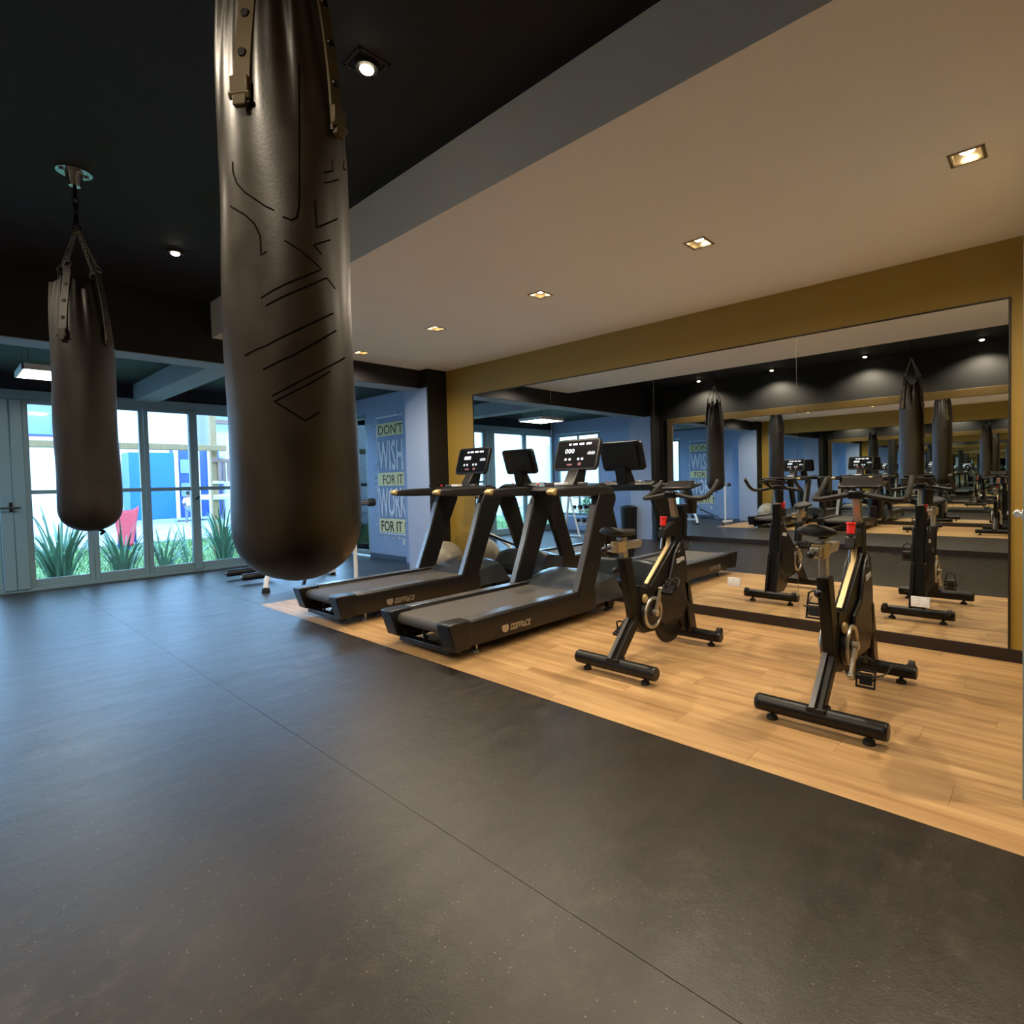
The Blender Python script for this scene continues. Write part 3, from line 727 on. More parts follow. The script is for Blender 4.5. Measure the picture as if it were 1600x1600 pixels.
# ------------------------------------------------------------------ exercise bikes
def make_bike():
    root = empty('exercise_bike', (0, 0, 0))
    def stab(x, half, r, nm):
        q = MB(); q.cyl((x, -half, .078), (x, half, .078), r, n=24); o = q.build(nm, 'frame_metal', root, bevel=.004)
        for s in (-1, 1):
            q = MB(); q.cyl((x, s*(half-.002), .078), (x, s*(half+.014), .078), r*1.03, r*.9, n=24); q.build('end_cap', 'black_plastic', o, bevel=.003)
            q = MB(); q.cyl((x, s*(half-.07), .0), (x, s*(half-.07), .02), .03, .026, n=14); q.cyl((x, s*(half-.07), .02), (x, s*(half-.07), .06), .012, n=8); q.build('levelling_foot', 'rubber', o)
        return o
    stab(-.49, .305, .044, 'rear_stabilizer'); fs = stab(.49, .262, .040, 'front_stabilizer')
    for s in (-1, 1):
        q = MB(); q.cyl((.53, s*.225, .105), (.53, s*.255, .105), .034, n=16); q.cyl((.53, s*.265, .105), (.53, s*.215, .105), .01, n=8); q.build('transport_wheel', 'rubber', fs)
    # rear leg: box tube
    q = MB(); q.prism([(-.53, .105), (-.44, .105), (-.185, .36), (-.285, .36)], 1, -.034, .034); q.box2((-.53, -.05, .095), (-.44, .05, .125)); q.build('rear_leg', 'frame_metal', root, bevel=.008, seg=3)
    q = MB(); q.prism([(-.537, .13), (-.529, .126), (-.281, .372), (-.289, .376)], 1, .004, .030); q.build('leg_trim', 'rail_grey', root)
    # seat tube
    q = MB(); q.prism([(-.30, .30), (-.20, .30), (-.315, .77), (-.41, .77)], 1, -.032, .032); q.build('seat_tube', 'frame_metal', root, bevel=.01, seg=3)
    q = MB(); q.cyl((-.40, 0, .70), (-.45, 0, .695), .009, n=8); q.sphere((-.465, 0, .694), .022, u=12, v=8); q.build('height_knob', 'gunmetal', root)
    q = MB(); q.prism([(-.395, .76), (-.340, .76), (-.355, .90), (-.41, .90)], 1, -.02, .02); q.build('seat_post', 'silver', root, bevel=.006)
    # slider
    q = MB(); q.prism([(-.52, .885), (-.20, .885), (-.18, .905), (-.18, .935), (-.52, .935)], 1, -.024, .024); q.build('seat_slider', 'silver', root, bevel=.005)
    q = MB(); q.box2((-.47, -.032, .872), (-.38, .032, .945)); q.build('slider_clamp', 'champagne', root, bevel=.006)
    q = MB(); q.cyl((-.52, 0, .91), (-.575, 0, .905), .008, n=8); q.sphere((-.585, 0, .905), .02, u=12, v=8); q.build('slider_knob', 'black_plastic', root)
    q = MB(); q.cyl((-.39, .0, .935), (-.39, 0, .965), .016, n=12); q.box2((-.42, -.022, .955), (-.35, .022, .972)); q.build('saddle_clamp', 'steel', root, bevel=.003)
    # saddle
    def fsad(u, v):
        t = v; a = 2*PI*u
        x = -.53+.29*t
        half = .088*(1-t)**.9+.022 if t > .12 else .105*math.sin(PI/2*(t+.03)/.15)**.6
        half = max(half, .012) if t < .97 else .012
        h = .026*(1-.35*t)+.008
        zc = 1.0-.012*t+.018*(1-t)**3
        return (x, half*math.cos(a), zc+h*math.sin(a)*(1.0 if math.sin(a) > 0 else .75))
    q = MB(); gr = q.grid(fsad, 22, 16, True); q.bm.faces.new([r[0] for r in gr][::-1]); q.bm.faces.new([r[-1] for r in gr]); q.build('saddle', 'black_matte', root, smooth=60)
    # main body: front column, belly, cover
    body = [(-.285, .30), (-.20, .225), (.05, .20), (.30, .215), (.40, .11), (.475, .11), (.425, .34), (.385, .60), (.345, .82), (.345, 1.0), (.27, 1.0), (.255, .82), (.20, .775), (-.095, .54), (-.16, .535), (-.235, .565)]
    q = MB(); q.prism(body, 1, -.036, .036); q.build('main_frame', 'frame_metal', root, bevel=.008, seg=3)
    cov = [(-.06, .30), (.05, .24), (.30, .24), (.40, .35), (.385, .58), (.34, .80), (.29, .82), (.20, .74), (.12, .56), (-.02, .50)]
    for s in (-1, 1):
        q = MB(); q.prism(cov, 1, s*.036, s*.062); q.build('side_cover', 'black_plastic', root, bevel=.012, seg=3)
    for s in (-1, 1):
        q = MB(); q.prism([(.33, .50), (.41, .50), (.515, .10), (.42, .10)], 1, s*.034, s*.062); q.build('fork_leg', 'black_metal', root, bevel=.006)
    # silver rear strip of the diagonal
    d = Vector((.205+.095, 0, .78-.55)); 
    q = MB(); q.prism([(-.105, .547), (.195, .785), (.235, .90), (.225, .90), (.185, .792), (-.112, .557)], 1, -.014, .014); q.build('diagonal_strip', 'champagne', root)
    # brake knob, head
    q = MB(); q.cyl((.10, 0, .78), (.135, 0, .93), .007, n=8); q.build('brake_rod', 'steel', root)
    q = MB(); q.cyl((.13, 0, .945), (.142, 0, 1.0), .021, .024, n=18); q.cyl((.142, 0, 1.0), (.144, 0, 1.012), .028, .027, n=18); q.build('brake_knob', 'red', root, bevel=.002)
    q = MB(); q.prism([(.10, .86), (.27, .86), (.27, .97), (.12, .93)], 1, -.03, .03); q.build('brake_housing', 'black_plastic', root, bevel=.008)
    q = MB(); q.prism([(.285, .98), (.335, .98), (.285, 1.17), (.235, 1.17)], 1, -.022, .022); q.build('handlebar_post', 'silver', root, bevel=.006)
    q = MB(); q.box2((.215, -.04, 1.145), (.305, .04, 1.195)); q.build('handlebar_clamp', 'gunmetal', root, bevel=.008)
    hb = MB()
    for s in (-1, 1):
        hb.tube([(.26, 0, 1.17), (.262, s*.06, 1.168), (.25, s*.14, 1.152), (.245, s*.20, 1.142), (.26, s*.238, 1.142), (.32, s*.252, 1.15), (.41, s*.252, 1.185), (.50, s*.248, 1.245), (.525, s*.246, 1.27)], .0165, 10)
        hb.tube([(.26, s*.07, 1.168), (.36, s*.075, 1.20), (.47, s*.07, 1.235), (.50, s*.045, 1.245), (.505, 0, 1.247)], .014, 8)
    hb.build('handlebar', 'black_matte', root)
    q = MB(); q.prism([(.32, 1.215), (.41, 1.275), (.42, 1.265), (.345, 1.21)], 1, -.115, .115); q.prism([(.33, 1.205), (.50, 1.235), (.50, 1.25), (.33, 1.225)], 1, -.125, .125); q.build('tablet_holder', 'black_plastic', root, bevel=.005)
    q = MB(); q.cyl((.43, -.07, 1.02), (.43, -.07, 1.15), .042, .045, n=18); q.box2((.34, -.085, 1.03), (.40, -.055, 1.10)); q.build('bottle_holder', 'black_plastic', root, bevel=.004)
    # flywheel below the cover
    q = MB(); q.cyl((.20, -.012, .275), (.20, .012, .275), .205, n=40); fw = q.build('flywheel', 'black_metal', root, bevel=.004)
    q = MB(); q.torus((.20, 0, .275), .197, .013, Matrix.Rotation(PI/2, 4, 'X'), n=44, m=8); q.build('flywheel_rim', 'gunmetal', fw)
    # crank cover ring
    q = MB()
    for s in (-1, 1): q.torus((-.12, s*.066, .36), .10, .012, Matrix.Rotation(PI/2, 4, 'X'), n=36, m=8)
    q.build('chainring', 'silver', root)
    q = MB()
    for s in (-1, 1): q.cyl((-.12, s*.034, .36), (-.12, s*.064, .36), .115, .105, n=36)
    q.build('belt_cover', 'black_plastic', root, bevel=.006)
    q = MB(); q.sphere((-.20, -.05, .47), .032, (1, .5, 1), u=14, v=8); q.build('cover_boss', 'champagne', root)
    for s, ang in ((-1, R(150)), (1, R(-30))):
        c = empty('crank', (-.12, s*.09, .36), 0, root)
        cr = MB(); cr.cyl((0, -.018, 0), (0, .018, 0), .024, n=16); cr.prism([(-.016, 0), (.016, 0), (.012, -.175), (-.012, -.175)], 1, -.009, .009); cr.cyl((0, -.014, -.17), (0, .014, -.17), .017, n=14)
        arm = cr.build('crank', 'silver' if s < 0 else 'gunmetal', root, bevel=.002); arm.location = (-.12, s*.085, .36)
        bpy.data.objects.remove(c)
        p = MB(); y0 = s*.02; y1 = s*.12
        p.cyl((0, y0, 0), (0, y1, 0), .008, n=8)
        for x in (-.042, .042): p.box2((x-.006, s*.028, -.012), (x+.006, y1, .012))
        for y in (s*.03, y1-s*.004): p.box2((-.045, y-.004, -.009), (.045, y+.004, .009))
        p.box2((-.03, s*.045, -.014), (.03, s*.105, .014))
        pd = p.build('pedal', 'gunmetal', arm, bevel=.002); pd.location = (0, 0, -.17)
        p = MB()
        p.tube([(.045, s*.035, 0), (.10, s*.045, .03), (.115, s*.075, .035), (.10, s*.105, .03), (.045, s*.115, 0)], .006, 6); p.tube([(.02, s*.03, .0), (.02, s*.035, .06), (.02, s*.075, .075), (.02, s*.115, .06), (.02, s*.12, 0)], .007, 6, flat=.6)
        p.tube([(.02, s*.12, -.01), (.03, s*.14, -.07), (.05, s*.15, -.13), (.09, s*.155, -.19)], .004, 5)
        tc_ = p.build('toe_strap', 'rubber', arm); tc_.location = (0, 0, -.17)
        arm.rotation_euler.y = ang; pd.rotation_euler.y = -ang+R(-60); tc_.rotation_euler.y = -ang+R(-60)+PI*.0
    # emblem and maker's word
    pl = Matrix.Translation((.215, -.0625, .66)) @ Matrix.Rotation(PI/2, 4, 'X') @ Matrix.Rotation(R(6), 4, 'Z')
    q = MB(); stroke_word(q, [.022, .018, .02, .018, .012], .034, .006, pl); q.build('maker_mark', 'tag_white', root)
    q = MB(); q.torus((.245, -.0625, .77), .024, .0035, Matrix.Rotation(PI/2, 4, 'X') @ Matrix.Diagonal((.8, 1.2, 1, 1)), n=24, m=6); q.build('emblem_ring', 'rail_grey', root)
    return root
BX = 3.42
bk = make_bike(); bk.location = (BX, 2.185, 0)
tag(bk, 'black exercise bike standing next to the treadmill, lower saddle and right crank raised', 'exercise bike', 'pair of black exercise bikes')
bk2 = copy_tree(bk); bk2.location = (BX-.01, .905, 0)
tag(bk2, 'black exercise bike standing by the open glass door, right pedal hanging low', 'exercise bike', 'pair of black exercise bikes')
def pose(root, angR, tilt, seat=0):
    for c in root.children:
        if c.name.startswith('crank'):
            a = angR if c.location.y < 0 else angR+PI
            c.rotation_euler.y = a
            for p in c.children: p.rotation_euler.y = -a+tilt
        if seat and c.name.split('.')[0] in ('saddle', 'saddle_clamp', 'seat_slider', 'slider_clamp', 'slider_knob'):
            c.location.z += seat
pose(bk, R(205), R(-20), -.06)
pose(bk2, R(35), R(-75))
# thin stray cord lying by the right bike's pedal is part of the toe strap

# ------------------------------------------------------------------ ball, bench
b = MB(); b.sphere((0, 0, 0), .268, (1, 1, .985), 48, 32); b = b.build('exercise_ball', 'ball_grey', None, smooth=60, loc=(4.445, 6.082, .264))
tag(b, 'large silver-grey exercise ball on the floor behind the far treadmill', 'ball')
q = MB()
for i in range(5):
    a = R(-60+30*i); rr = .268*math.cos(a); q.torus((0, 0, .264*math.sin(a)), rr, .0025, n=40, m=4)
q.build('ridge', 'ball_grey', b)
q = MB(); q.cyl((-.13, -.220, -.05), (-.137, -.237, -.052), .012); q.build('valve', 'white_board', b)

bench = empty('weight_bench', (3.1, 7.6, 0), 0, label='white steel weight bench with black pads and rollers, half hidden behind the big bag', cat='weight bench')
def WB(mb, nme, m_, bev=.006): o = mb.build(nme, m_, bench, bevel=bev); o.location = (-3.1, -7.6, 0); return o
q = MB(); q.tube([(2.70, 7.33, .05), (2.72, 7.36, .14), (2.82, 7.46, .26), (3.02, 7.66, .40), (3.35, 7.95, .42), (3.72, 8.15, .30), (3.86, 8.2, .07)], .032, 10); WB(q, 'bench_frame', 'white_paint_metal', 0)
q = MB(); q.box2((3.82, 7.95, .02), (3.90, 8.45, .075)); WB(q, 'base_bar', 'white_paint_metal')
q = MB(); q.cyl((2.70, 7.33, 0), (2.70, 7.33, .05), .05, .042); WB(q, 'rubber_foot', 'rubber')
for y in (7.98, 8.42):
    q = MB(); q.cyl((3.86, y, 0), (3.86, y, .03), .04); WB(q, 'rubber_foot', 'rubber')
q = MB(); q.tube([(2.83, 6.64, .03), (2.98, 6.86, .20), (3.16, 7.5, .40)], .022, 8); WB(q, 'rear_strut', 'black_metal', 0)
q = MB(); q.cyl((2.83, 6.64, 0), (2.83, 6.64, .05), .03); WB(q, 'rubber_foot', 'rubber')
q = MB(); q.tube([(3.12, 7.76, .40), (3.16, 8.1, .26), (3.14, 8.25, .09), (3.14, 8.82, .09)], .022, 8); WB(q, 'leg_post', 'white_paint_metal', 0)
for y in (8.22, 8.80):
    q = MB(); q.cyl((2.74, y, .09), (3.12, y, .09), .048, n=18); WB(q, 'foot_roller', 'pad', .01)
    q = MB(); q.cyl((2.715, y, .09), (2.742, y, .09), .022, n=12); WB(q, 'roller_end', 'steel', 0)
bp = Matrix.Translation((3.55, 8.06, .66)) @ Matrix.Rotation(R(40), 4, 'Z') @ Matrix.Rotation(R(-42), 4, 'Y')
q = MB(); q.box((0, 0, 0), (.72, .28, .06), bp); WB(q, 'back_pad', 'pad', .02)
q = MB(); q.box((0, 0, 0), (.34, .30, .06), Matrix.Translation((3.14, 7.74, .47)) @ Matrix.Rotation(R(40), 4, 'Z')); WB(q, 'seat_pad', 'pad', .02)
q = MB(); q.tube([(3.5, 8.02, .41), (3.60, 8.10, .62)], .022, 8); WB(q, 'pad_support', 'white_paint_metal', 0)
st = empty('roller_stand', (3.70, 7.0, 0), 0, label='white post stand with chrome arm and black roller, peeking out from behind the big bag', cat='gym stand')
q = MB(); q.cyl((0, .0, .05), (0, .0, 1.12), .026, n=14); q.build('post', 'white_paint_metal', st)
q = MB(); q.box2((-.22, -.035, 0), (.40, .035, .055)); q.build('stand_base', 'white_paint_metal', st, bevel=.008)
q = MB(); q.cyl((-.10, 0, 1.058), (.21, 0, 1.055), .034, n=18); q.build('crossbar', 'steel', st)
q = MB(); q.cyl((.20, 0, 1.055), (.30, 0, 1.055), .054, n=22); q.build('roller_pad', 'pad', st, bevel=.012)

# ------------------------------------------------------------------ dumbbell rack (seen in the mirror), bins
rack = empty('dumbbell_rack', (-.66, 8.30, 0), R(180), label='three-tier white dumbbell rack, in the mirror between the treadmill posts', cat='rack')
for s in (-1, 1):
    q = MB(); q.tube([(s*.60, .30, .03), (s*.60, -.20, .03), (s*.60, -.12, .5), (s*.60, -.05, .95)], .028, 8); q.build('end_frame', 'white_paint_metal', rack)
    q = MB(); q.tube([(s*.60, .24, .05), (s*.60, -.03, .92)], .022, 8); q.build('front_strut', 'white_paint_metal', rack)
tiers = [(.20, .30), (.10, .60), (.0, .90)]
for (y, z) in tiers:
    q = MB()
    for dy in (-.07, .07): q.box2((-.60, y+dy-.022, z-.01+(.02 if dy < 0 else -.01)), (.60, y+dy+.022, z+.01+(.02 if dy < 0 else -.01)))
    q.build('tier_rail', 'white_paint_metal', rack, bevel=.004)
def make_dumbbell():
    r = empty('dumbbell', (0, 0, 0))
    q = MB(); q.cyl((-.075, 0, 0), (.075, 0, 0), .016, n=12); q.build('handle', 'steel', r)
    for s in (-1, 1):
        q = MB(); q.cyl((s*.06, 0, 0), (s*.125, 0, 0), .058, n=6); q.build('weight_head', 'rubber', r, bevel=.006)
    return r
db0 = None; tn = ['bottom', 'middle', 'top']
for ti, (y, z) in enumerate(tiers):
    for i in range(6):
        if db0 is None: d = db0 = make_dumbbell()
        else: d = copy_tree(db0)
        lp = Vector((-.48+.19*i, y, z+.075)); wp = Matrix.Translation(rack.location) @ Matrix.Rotation(PI, 4, 'Z') @ lp
        d.location = wp; d.rotation_euler = (0, 0, R(90)); sc_ = .82+.05*(i)-.05*ti; d.scale = (1, sc_, sc_)
        od = ['first', 'second', 'third', 'fourth', 'fifth', 'sixth']
        tag(d, 'black hex dumbbell, %s from the glazing-side end of the rack\'s %s tier' % (od[5-i], tn[ti]), 'dumbbell', 'dumbbells on the %s tier' % tn[ti])
def bin_(x, y, label):
    r = empty('waste_bin', (x, y, 0), 0, label=label, cat='bin', group='black bins by the far pilaster')
    q = MB(); q.cyl((0, 0, 0), (0, 0, .66), .17, .19, n=32); q.build('bin_body', 'black_metal', r, bevel=.006)
    q = MB(); q.cyl((0, 0, .66), (0, 0, .69), .196, n=32); q.cyl((0, 0, .69), (0, 0, .72), .18, .1, n=32); q.build('lid', 'black_plastic', r, bevel=.004)
bin_(-.42, 6.95, 'black cylindrical bin seen in the mirror under the treadmill screen, left one')
bin_(-.38, 6.35-.22, 'black cylindrical bin seen in the mirror beside the pilaster, right one')

# ------------------------------------------------------------------ poster
po = empty('wall_poster', (XR, 8.47, 1.4), 0, label='yellow and white lettered poster on the slate wall beyond the near bag', cat='poster')
def PB(y0, y1, z0, z1, x0, x1): return MB().box2((-x0, y0-8.47, z0-1.4), (-x1, y1-8.47, z1-1.4))
PB(8.055, 8.905, .43, 2.46, 0, .012).build('board', 'poster_board', po, bevel=.002)
q = PB(8.06, 8.90, 2.425, 2.45, .012, .0135)
for a in ((8.06, 8.90, .44, .462), (8.885, 8.90, .44, 2.44)): q.box2((-.012, a[0]-8.47, a[2]-1.4), (-.0135, a[1]-8.47, a[3]-1.4))
rnd = random.Random(5)
for i in range(70):
    e = rnd.random(); yy = 8.9+abs(rnd.gauss(0, .10)) if e < .5 else rnd.uniform(8.08, 8.9); zz = rnd.uniform(.5, 2.42) if e < .5 else (2.45+abs(rnd.gauss(0, .03)) if e < .75 else .43-abs(rnd.gauss(0, .03)))
    if zz < .1 or yy > 9.2: continue
    q.cyl((-.001, yy-8.47, zz-1.4), (-.0138, yy-8.47, zz-1.4), rnd.choice([.004, .007, .012, .018]), n=8)
q.build('paint_splatter', 'poster_white', po)
for nme, z0, z1 in (('yellow_band', 2.115, 2.33), ('yellow_band', 1.27, 1.49), ('yellow_band', .475, .705)):
    PB(8.065, 8.88, z0, z1, .0125, .0145).build(nme, 'poster_yellow', po)
def PT(y, z): return Matrix(((0, 0, -1, -.0165), (-1, 0, 0, y-8.47), (0, 1, 0, z-1.4), (0, 0, 0, 1)))
text('lettering', "DON'T", .24, 'ink', po, PT(8.85, 2.14), .001, 1.02, .95)
text('lettering', 'WISH', .62, 'poster_white', po, PT(8.85, 1.545), .001, .50, 1.12, font_off=.012)
text('lettering', 'FOR IT', .24, 'ink', po, PT(8.74, 1.295), .001, .86, .95)
text('lettering', 'WORK', .60, 'poster_white', po, PT(8.86, .755), .001, .43, 1.12, font_off=.012)
text('lettering', 'FOR IT !', .26, 'ink', po, PT(8.84, .495), .001, .84, .95, font_off=.003)
outlet(XR-.001, 8.16, .33, 'small white outlet on the slate wall under the poster', -1, None, .07, .11)

# ------------------------------------------------------------------ garden and houses outside
lw = MB(); lw.box2((-30, YG+.12, -.2), (40, 40, -.06)); struct('garden_ground', lw, 'lawn')
pv = MB(); pv.box2((-30, 17.2, -.06), (40, 30, -.03)); struct('garden_path', pv, 'paving')
g = MB(); rnd = random.Random(11)
for i in range(1500):
    x, y = rnd.uniform(-1.6, 5.6), rnd.uniform(YG+.14, YG+1.25)
    vs = bmesh.ops.create_icosphere(g.bm, subdivisions=1, radius=rnd.uniform(.025, .05))['verts']
    bmesh.ops.transform(g.bm, matrix=Matrix.Translation((x, y, -.045+rnd.uniform(0, .02))) @ Matrix.Diagonal((1, rnd.uniform(.7, 1.2), .6, 1)), verts=vs)
tag(g.build('pebbles', 'pebble', None, smooth=60), 'white pebble strip along the outside of the glazing', 'pebbles', None, 'stuff')
g = MB()
for i in range(9000):
    x, y = rnd.uniform(-3, 8.2), rnd.uniform(YG+1.3, 17.2); a = rnd.uniform(0, 2*PI); h = rnd.uniform(.05, .12); w = .008
    p = Vector((x, y, -.06)); t = Vector((math.cos(a), math.sin(a), 0))*w; l = Vector((rnd.gauss(0, .03), rnd.gauss(0, .03), h))
    v = [g.bm.verts.new(p-t), g.bm.verts.new(p+t), g.bm.verts.new(p+l)]; g.bm.faces.new(v)
tag(g.build('grass', 'grass', None), 'short green lawn beyond the glazing', 'grass', None, 'stuff')
# flax clumps: every blade its own leaf
def blade_mesh(k):
    r = random.Random(k); m = MB(); bend = r.uniform(.12, .55); L = 1.0
    def f(u, v):
        s = v; a = bend*s*s*1.3
        x = math.sin(a)*s*L*.8; z = math.cos(a)*s*L
        w = .019*(1-s)**.5*(.55+.9*min(1, s*3)) if s < 1 else 0
        return (x+abs(u-.5)*w*.5, (u-.5)*2*w, z)
    m.grid(f, 2, 9); bmesh.ops.remove_doubles(m.bm, verts=m.bm.verts, dist=.0002)
    o = m.build('leaf', 'leaf', None); me = o.data; bpy.data.objects.remove(o); return me
blades = [blade_mesh(k) for k in range(5)]
def flax(x, y, n, h, spread, label, seed):
    r = random.Random(seed); root = empty('flax_plant', (x, y, -.05), 0, label=label, cat='plant', group='flax plants outside the glazing')
    for i in range(n):
        o = bpy.data.objects.new('leaf', r.choice(blades)); COL.objects.link(o); o.parent = root
        a = r.uniform(0, 2*PI); rr = r.uniform(0, .11)
        o.location = (rr*math.cos(a), rr*math.sin(a), 0); hh = h*r.uniform(.6, 1.05)
        o.rotation_euler = (0, r.uniform(.02, spread), a+r.uniform(-.5, .5)); o.scale = (hh, r.uniform(.7, 1.0), hh)
flax(1.22, 10.72, 76, 1.28, .40, 'tall flax clump outside behind the smaller hanging bag', 1)
flax(1.95, 10.80, 48, .98, .45, 'flax clump outside in front of the red slide', 2)
flax(2.42, 10.60, 24, .85, .62, 'sparse flax clump outside in front of the blue playhouse', 3)
flax(3.02, 11.6, 14, .95, .75, 'arching flax leaves outside behind the door stile with the lever', 4)
flax(3.33, 10.80, 70, 1.14, .34, 'dense flax clump outside in front of the play frame posts', 5)
flax(-.7, 10.9, 40, .95, .45, 'flax clump outside the tall glass pane, reflected in the mirror', 6)
flax(4.75, 10.9, 40, 1.0, .45, 'flax clump outside behind the big hanging bag', 7)
# leafy shrub outside the left window
sh = empty('shrub', (-2.6, 9.3, -.05), 0, label='leafy green shrub outside the side window, reflected in the mirror', cat='shrub')
m = MB(); r = random.Random(4)
for i in range(1400):
    a, b_, rr = r.uniform(0, 2*PI), r.uniform(-1, 1), r.uniform(.5, 1)**.5
    c = Vector((.55*rr*math.cos(a)*math.sqrt(1-b_*b_), .75*rr*math.sin(a)*math.sqrt(1-b_*b_), .62+.6*rr*b_))
    t = Vector((r.gauss(0, 1), r.gauss(0, 1), r.gauss(0, 1))).normalized()*.055; s_ = t.cross(Vector((r.gauss(0, 1), r.gauss(0, 1), 1))).normalized()*.022
    vs = [m.bm.verts.new(c-t), m.bm.verts.new(c+s_), m.bm.verts.new(c+t), m.bm.verts.new(c-s_)]; m.bm.faces.new(vs)
m.build('foliage', 'shrub_leaf', sh); MB().cyl((0, 0, 0), (0, 0, .7), .03, .015, n=8).build('stem', 'timber', sh)

# timber play frame: long beam, posts, slatted railing
pf = empty('play_frame', (4.2, 13.0, -.06), 0, label='timber play frame with a long beam and slatted railing outside', cat='play frame')
def PF(mb, nme, m_, bev=.01): o = mb.build(nme, m_, pf, bevel=bev); o.location = (-4.2, -13.0, .06); return o
PF(MB().box2((-.6, 12.94, 2.05), (4.12, 13.06, 2.17)), 'beam', 'timber')
PF(MB().cyl((-.5, 12.9, -.06), (-.45, 13, 2.1), .06), 'post', 'timber')
for x, y in ((3.95, 13.2), (4.75, 13.2), (4.75, 14.2)):
    PF(MB().box2((x-.06, y-.06, -.06), (x+.06, y+.06, 2.9)), 'post', 'timber')
PF(MB().box2((3.9, 13.14, 2.62), (4.85, 13.22, 2.72)), 'top_rail', 'slat_timber')
PF(MB().box2((3.9, 13.1, 1.82), (4.85, 13.16, 1.90)), 'hand_rail', 'slat_timber')
PF(MB().box2((3.9, 13.1, 1.38), (4.85, 13.16, 1.44)), 'bottom_rail', 'white_board')
for i in range(9):
    PF(MB().box2((4.0+.085*i, 13.10, 1.42), (4.0+.085*i+.055, 13.135, 1.84)), 'slat', 'slat_timber', .004)
PF(MB().box2((3.9, 13.1, 1.05), (4.85, 14.3, 1.15)), 'deck', 'white_board')
# red slide seen end on
sl = empty('playground_slide', (3.02, 16.2, -.06), R(-12), label='red plastic playground slide outside, low beside the far bag', cat='slide')
def fsl(u, v):
    y = .62*(1-v); z = .10+.78*(1-v)**1.1; w = .21*(1-.6*v)+.02
    a = (u-.5)*2; return (w*a, y-.5, z+.10*abs(a)**3*(1-v*.5))
m = MB(); m.grid(fsl, 10, 12); o = m.build('chute', 'slide_red', sl, smooth=60); sd = o.modifiers.new('s', 'SOLIDIFY'); sd.thickness = .03
q = MB()
for s in (-1, 1): q.cyl((s*.15, .15, 0), (s*.15, .10, .82), .025); q.cyl((s*.06, -.47, 0), (s*.06, -.47, .12), .02)
q.build('support', 'navy', sl)
# blue play panel far off
bl = empty('blue_panel', (6.0, 26.5, -.03), 0, label='bright blue boxy playhouse beyond the lawn', cat='playhouse')
MB().box2((-.9, 0, .15), (.55, 1.2, 2.75)).build('wall_panel', 'blue', bl, bevel=.02)
MB().box2((-.9, -.06, 0), (.55, 1.2, .15)).build('plinth', 'paving', bl)
MB().box2((.55, -.02, .15), (.68, .12, 3.1)).build('post', 'house_white', bl)
MB().box2((.68, .2, .15), (2.2, 1.2, 2.95)).build('side_panel', 'navy', bl, bevel=.02)
for z in (1.95, 1.0): MB().box2((.78, .14, z), (1.15, .22, z+.55)).build('opening', 'house_pane', bl)
for x in (1.35, 1.75): MB().box2((x, .1, .15), (x+.10, .18, 3.0)).build('pole', 'house_white', bl)
# houses
def house(x0, x1, y, z1, label, wins, roof=None, mt='house_white'):
    h = empty('house', ((x0+x1)/2, y, -.06), 0, label=label, cat='house'); ox = (x0+x1)/2
    MB().box2((x0-ox, 0, 0), (x1-ox, 3, z1)).build('wall', mt, h)
    for (a, b_, c, d) in wins:
        o = MB(); 
        for e in ((a-.08, a, c, d), (b_, b_+.08, c, d), (a-.08, b_+.08, d, d+.08), (a-.08, b_+.08, c-.08, c)): o.box2((e[0]-ox, -.05, e[2]), (e[1]-ox, .02, e[3]))
        o = o.build('window', 'white_frame', h); MB().box2((a-ox, -.02, c), (b_-ox, -.01, d)).build('pane', 'house_pane', o)
    if roof:
        MB().box2((x0-.3-ox, -.5, z1), (x1+.3-ox, 3.2, z1+.25)).build('roof', roof, h)
    return h
house(-2.0, 3.4, 23, 5.6, 'white rendered house outside, left behind the far bag', [(1.9, 2.6, 3.1, 4.6), (2.9, 3.2, 3.1, 4.6)])
hp = bpy.data.objects['house']
q = MB(); q.box2((-.2, -.35, 2.85), (3.4, -.02, 3.0)); o = q.build('canopy', 'house_pink', hp); o.location = (-.7, 0, 0)
q = MB(); q.box2((-.3, -.38, 3.0), (3.5, -.0, 3.06)); o = q.build('canopy_edge', 'navy', hp); o.location = (-.7, 0, 0)
house(3.5, 8.3, 31, 8.5, 'tall white house outside above the blue playhouse', [(4.2, 4.7, 5.0, 7.0)])
house(9.2, 16, 31, 6.8, 'pale grey house standing behind the timber play frame', [(9.2, 10.1, 4.2, 5.8), (11, 12, 4.2, 5.8)], 'house_white', 'grey_curtain')
house(-16, -2.1, 25, 4.5, 'long white garden building outside, seen only in the mirror', [(-9, -7.5, 1.5, 3)])
for (a, b_, nm) in (((XL-4, 4), (XL-4.2, 25), 'garden_wall'), ((XR+3.2, 6), (XR+3.4, 31), 'garden_wall.001')):
    struct(nm, MB().box2((a[0], a[1], -.1), (b_[0], b_[1], 2.6)), 'house_white')
struct('garden_ground.001', MB().box2((-30, -3, -.2), (XL-.16, YG+.12, -.06)), 'lawn'); struct('garden_ground.002', MB().box2((XR+.16, -3, -.2), (40, YG+.12, -.06)), 'lawn')

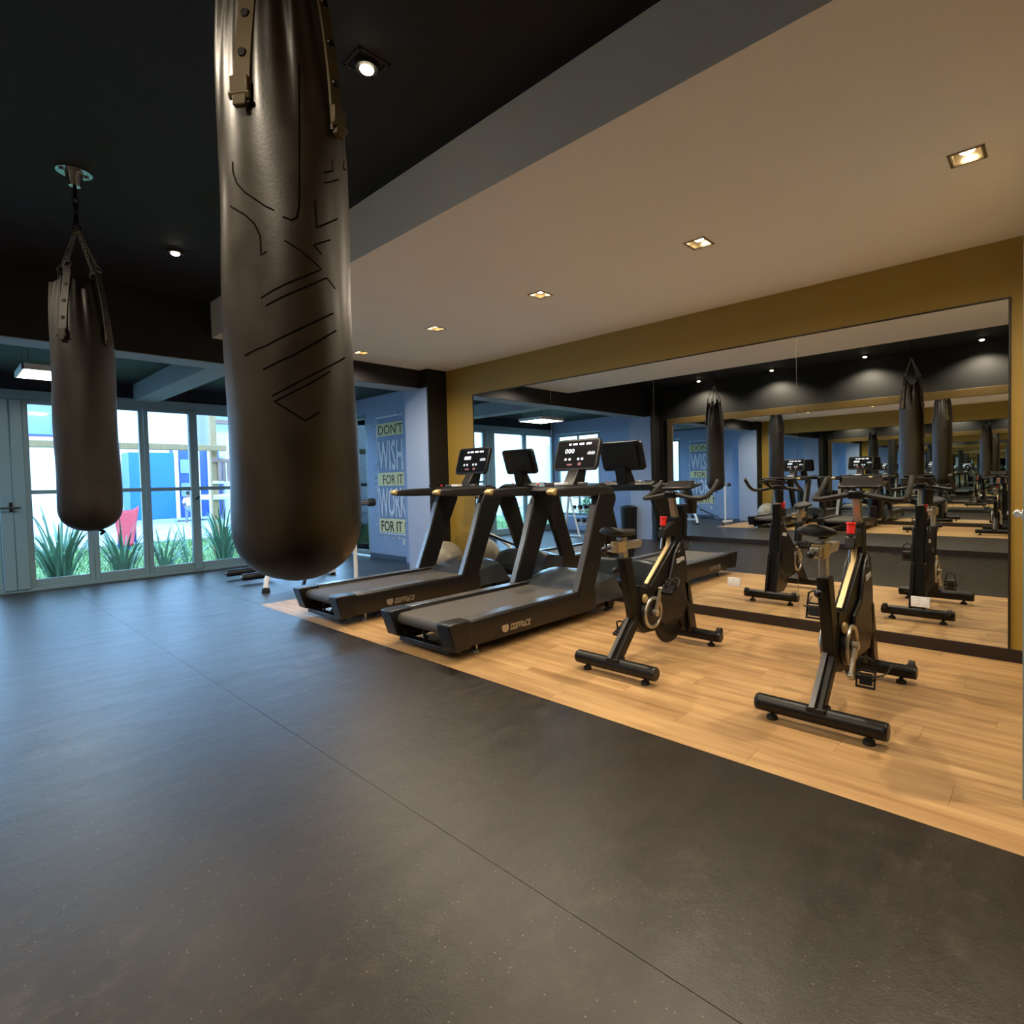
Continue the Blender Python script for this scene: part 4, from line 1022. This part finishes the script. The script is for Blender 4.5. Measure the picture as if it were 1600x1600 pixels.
# person far outside by the playhouse, seen from behind
J = {'pel': (0, 0, .58), 'spine': (0, .01, .78), 'chest': (0, .02, .92), 'neck': (0, .01, 1.0), 'head0': (0, -.01, 1.07), 'head1': (0, -.015, 1.16),
 'hl': (-.075, 0, .55), 'kl': (-.08, -.03, .31), 'al': (-.08, .02, .06), 'tl': (-.085, -.09, .03), 'hr': (.075, 0, .55), 'kr': (.09, -.01, .31), 'ar': (.09, .03, .06), 'tr': (.1, -.08, .03),
 'sl': (-.13, .02, .93), 'el': (-.17, .0, .75), 'wl': (-.15, -.09, .62), 'pl': (-.145, -.12, .58), 'sr': (.13, .02, .93), 'er': (.18, .02, .74), 'wr': (.17, -.07, .60), 'pr': (.165, -.10, .56)}
Rr = dict(pel=.095, spine=.085, chest=.10, neck=.04, head0=.075, head1=.078, hl=.065, kl=.045, al=.03, tl=.025, hr=.065, kr=.045, ar=.03, tr=.025, sl=.045, el=.034, wl=.024, pl=.026, sr=.045, er=.034, wr=.024, pr=.026)
E_ = [('pel', 'spine'), ('spine', 'chest'), ('chest', 'neck'), ('neck', 'head0'), ('head0', 'head1'), ('pel', 'hl'), ('hl', 'kl'), ('kl', 'al'), ('al', 'tl'), ('pel', 'hr'), ('hr', 'kr'), ('kr', 'ar'), ('ar', 'tr'), ('chest', 'sl'), ('sl', 'el'), ('el', 'wl'), ('wl', 'pl'), ('chest', 'sr'), ('sr', 'er'), ('er', 'wr'), ('wr', 'pr')]
def skinned(nm, keys, edges, rad, m_, parent, root_key, lev=2):
    me = bpy.data.meshes.new(nm); ks = list(keys); me.from_pydata([keys[k_] for k_ in ks], [(ks.index(a), ks.index(b_)) for a, b_ in edges], [])
    me.materials.append(MATS[m_])
    o = bpy.data.objects.new(nm, me); COL.objects.link(o); o.parent = parent
    s_ = o.modifiers.new('skin', 'SKIN'); s_.use_smooth_shade = True
    for i_, k_ in enumerate(ks): me.skin_vertices[0].data[i_].radius = (rad[k_], rad[k_]); me.skin_vertices[0].data[i_].use_root = (k_ == root_key)
    u = o.modifiers.new('sub', 'SUBSURF'); u.levels = lev; u.render_levels = lev
    return o
pr_ = empty('person', (6.75, 25.6, -.03), R(150), label='small person in white shirt and grey trousers standing by the blue playhouse', cat='person')
skinned('body', J, E_, Rr, 'skin', pr_, 'pel')
sub = lambda ks: {k_: J[k_] for k_ in ks}
skinned('shirt', sub(['pel', 'spine', 'chest', 'sl', 'el', 'sr', 'er']), [('pel', 'spine'), ('spine', 'chest'), ('chest', 'sl'), ('sl', 'el'), ('chest', 'sr'), ('sr', 'er')], {k_: v+.014 for k_, v in Rr.items()}, 'shirt', pr_, 'chest')
skinned('trousers', sub(['pel', 'hl', 'kl', 'al', 'hr', 'kr', 'ar']), [('pel', 'hl'), ('hl', 'kl'), ('kl', 'al'), ('pel', 'hr'), ('hr', 'kr'), ('kr', 'ar')], {k_: v+.012 for k_, v in Rr.items()}, 'trousers', pr_, 'pel')
q = MB(); q.sphere((0, .005, 1.155), .086, (1, 1.05, .95)); q.build('hair', 'hair', pr_)
for s, k1, k2 in ((-1, 'al', 'tl'), (1, 'ar', 'tr')):
    a, b_ = J[k1], J[k2]; q = MB(); q.tube([(a[0], a[1]+.02, .03), (a[0], a[1]-.05, .032), (b_[0], b_[1]-.02, .025)], [.034, .036, .026], 8, flat=.8); q.build('shoe', 'shoe', pr_)
q = MB()
for s in (-1, 1): q.sphere((s*.03, -.088, 1.10), .008, u=8, v=6)
q.build('eyes', 'hair', pr_); q = MB(); q.sphere((0, -.095, 1.075), .013, (.8, 1, 1.2), 8, 6); q.box2((-.02, -.088, 1.043), (.02, -.08, 1.05)); q.build('face', 'skin', pr_)
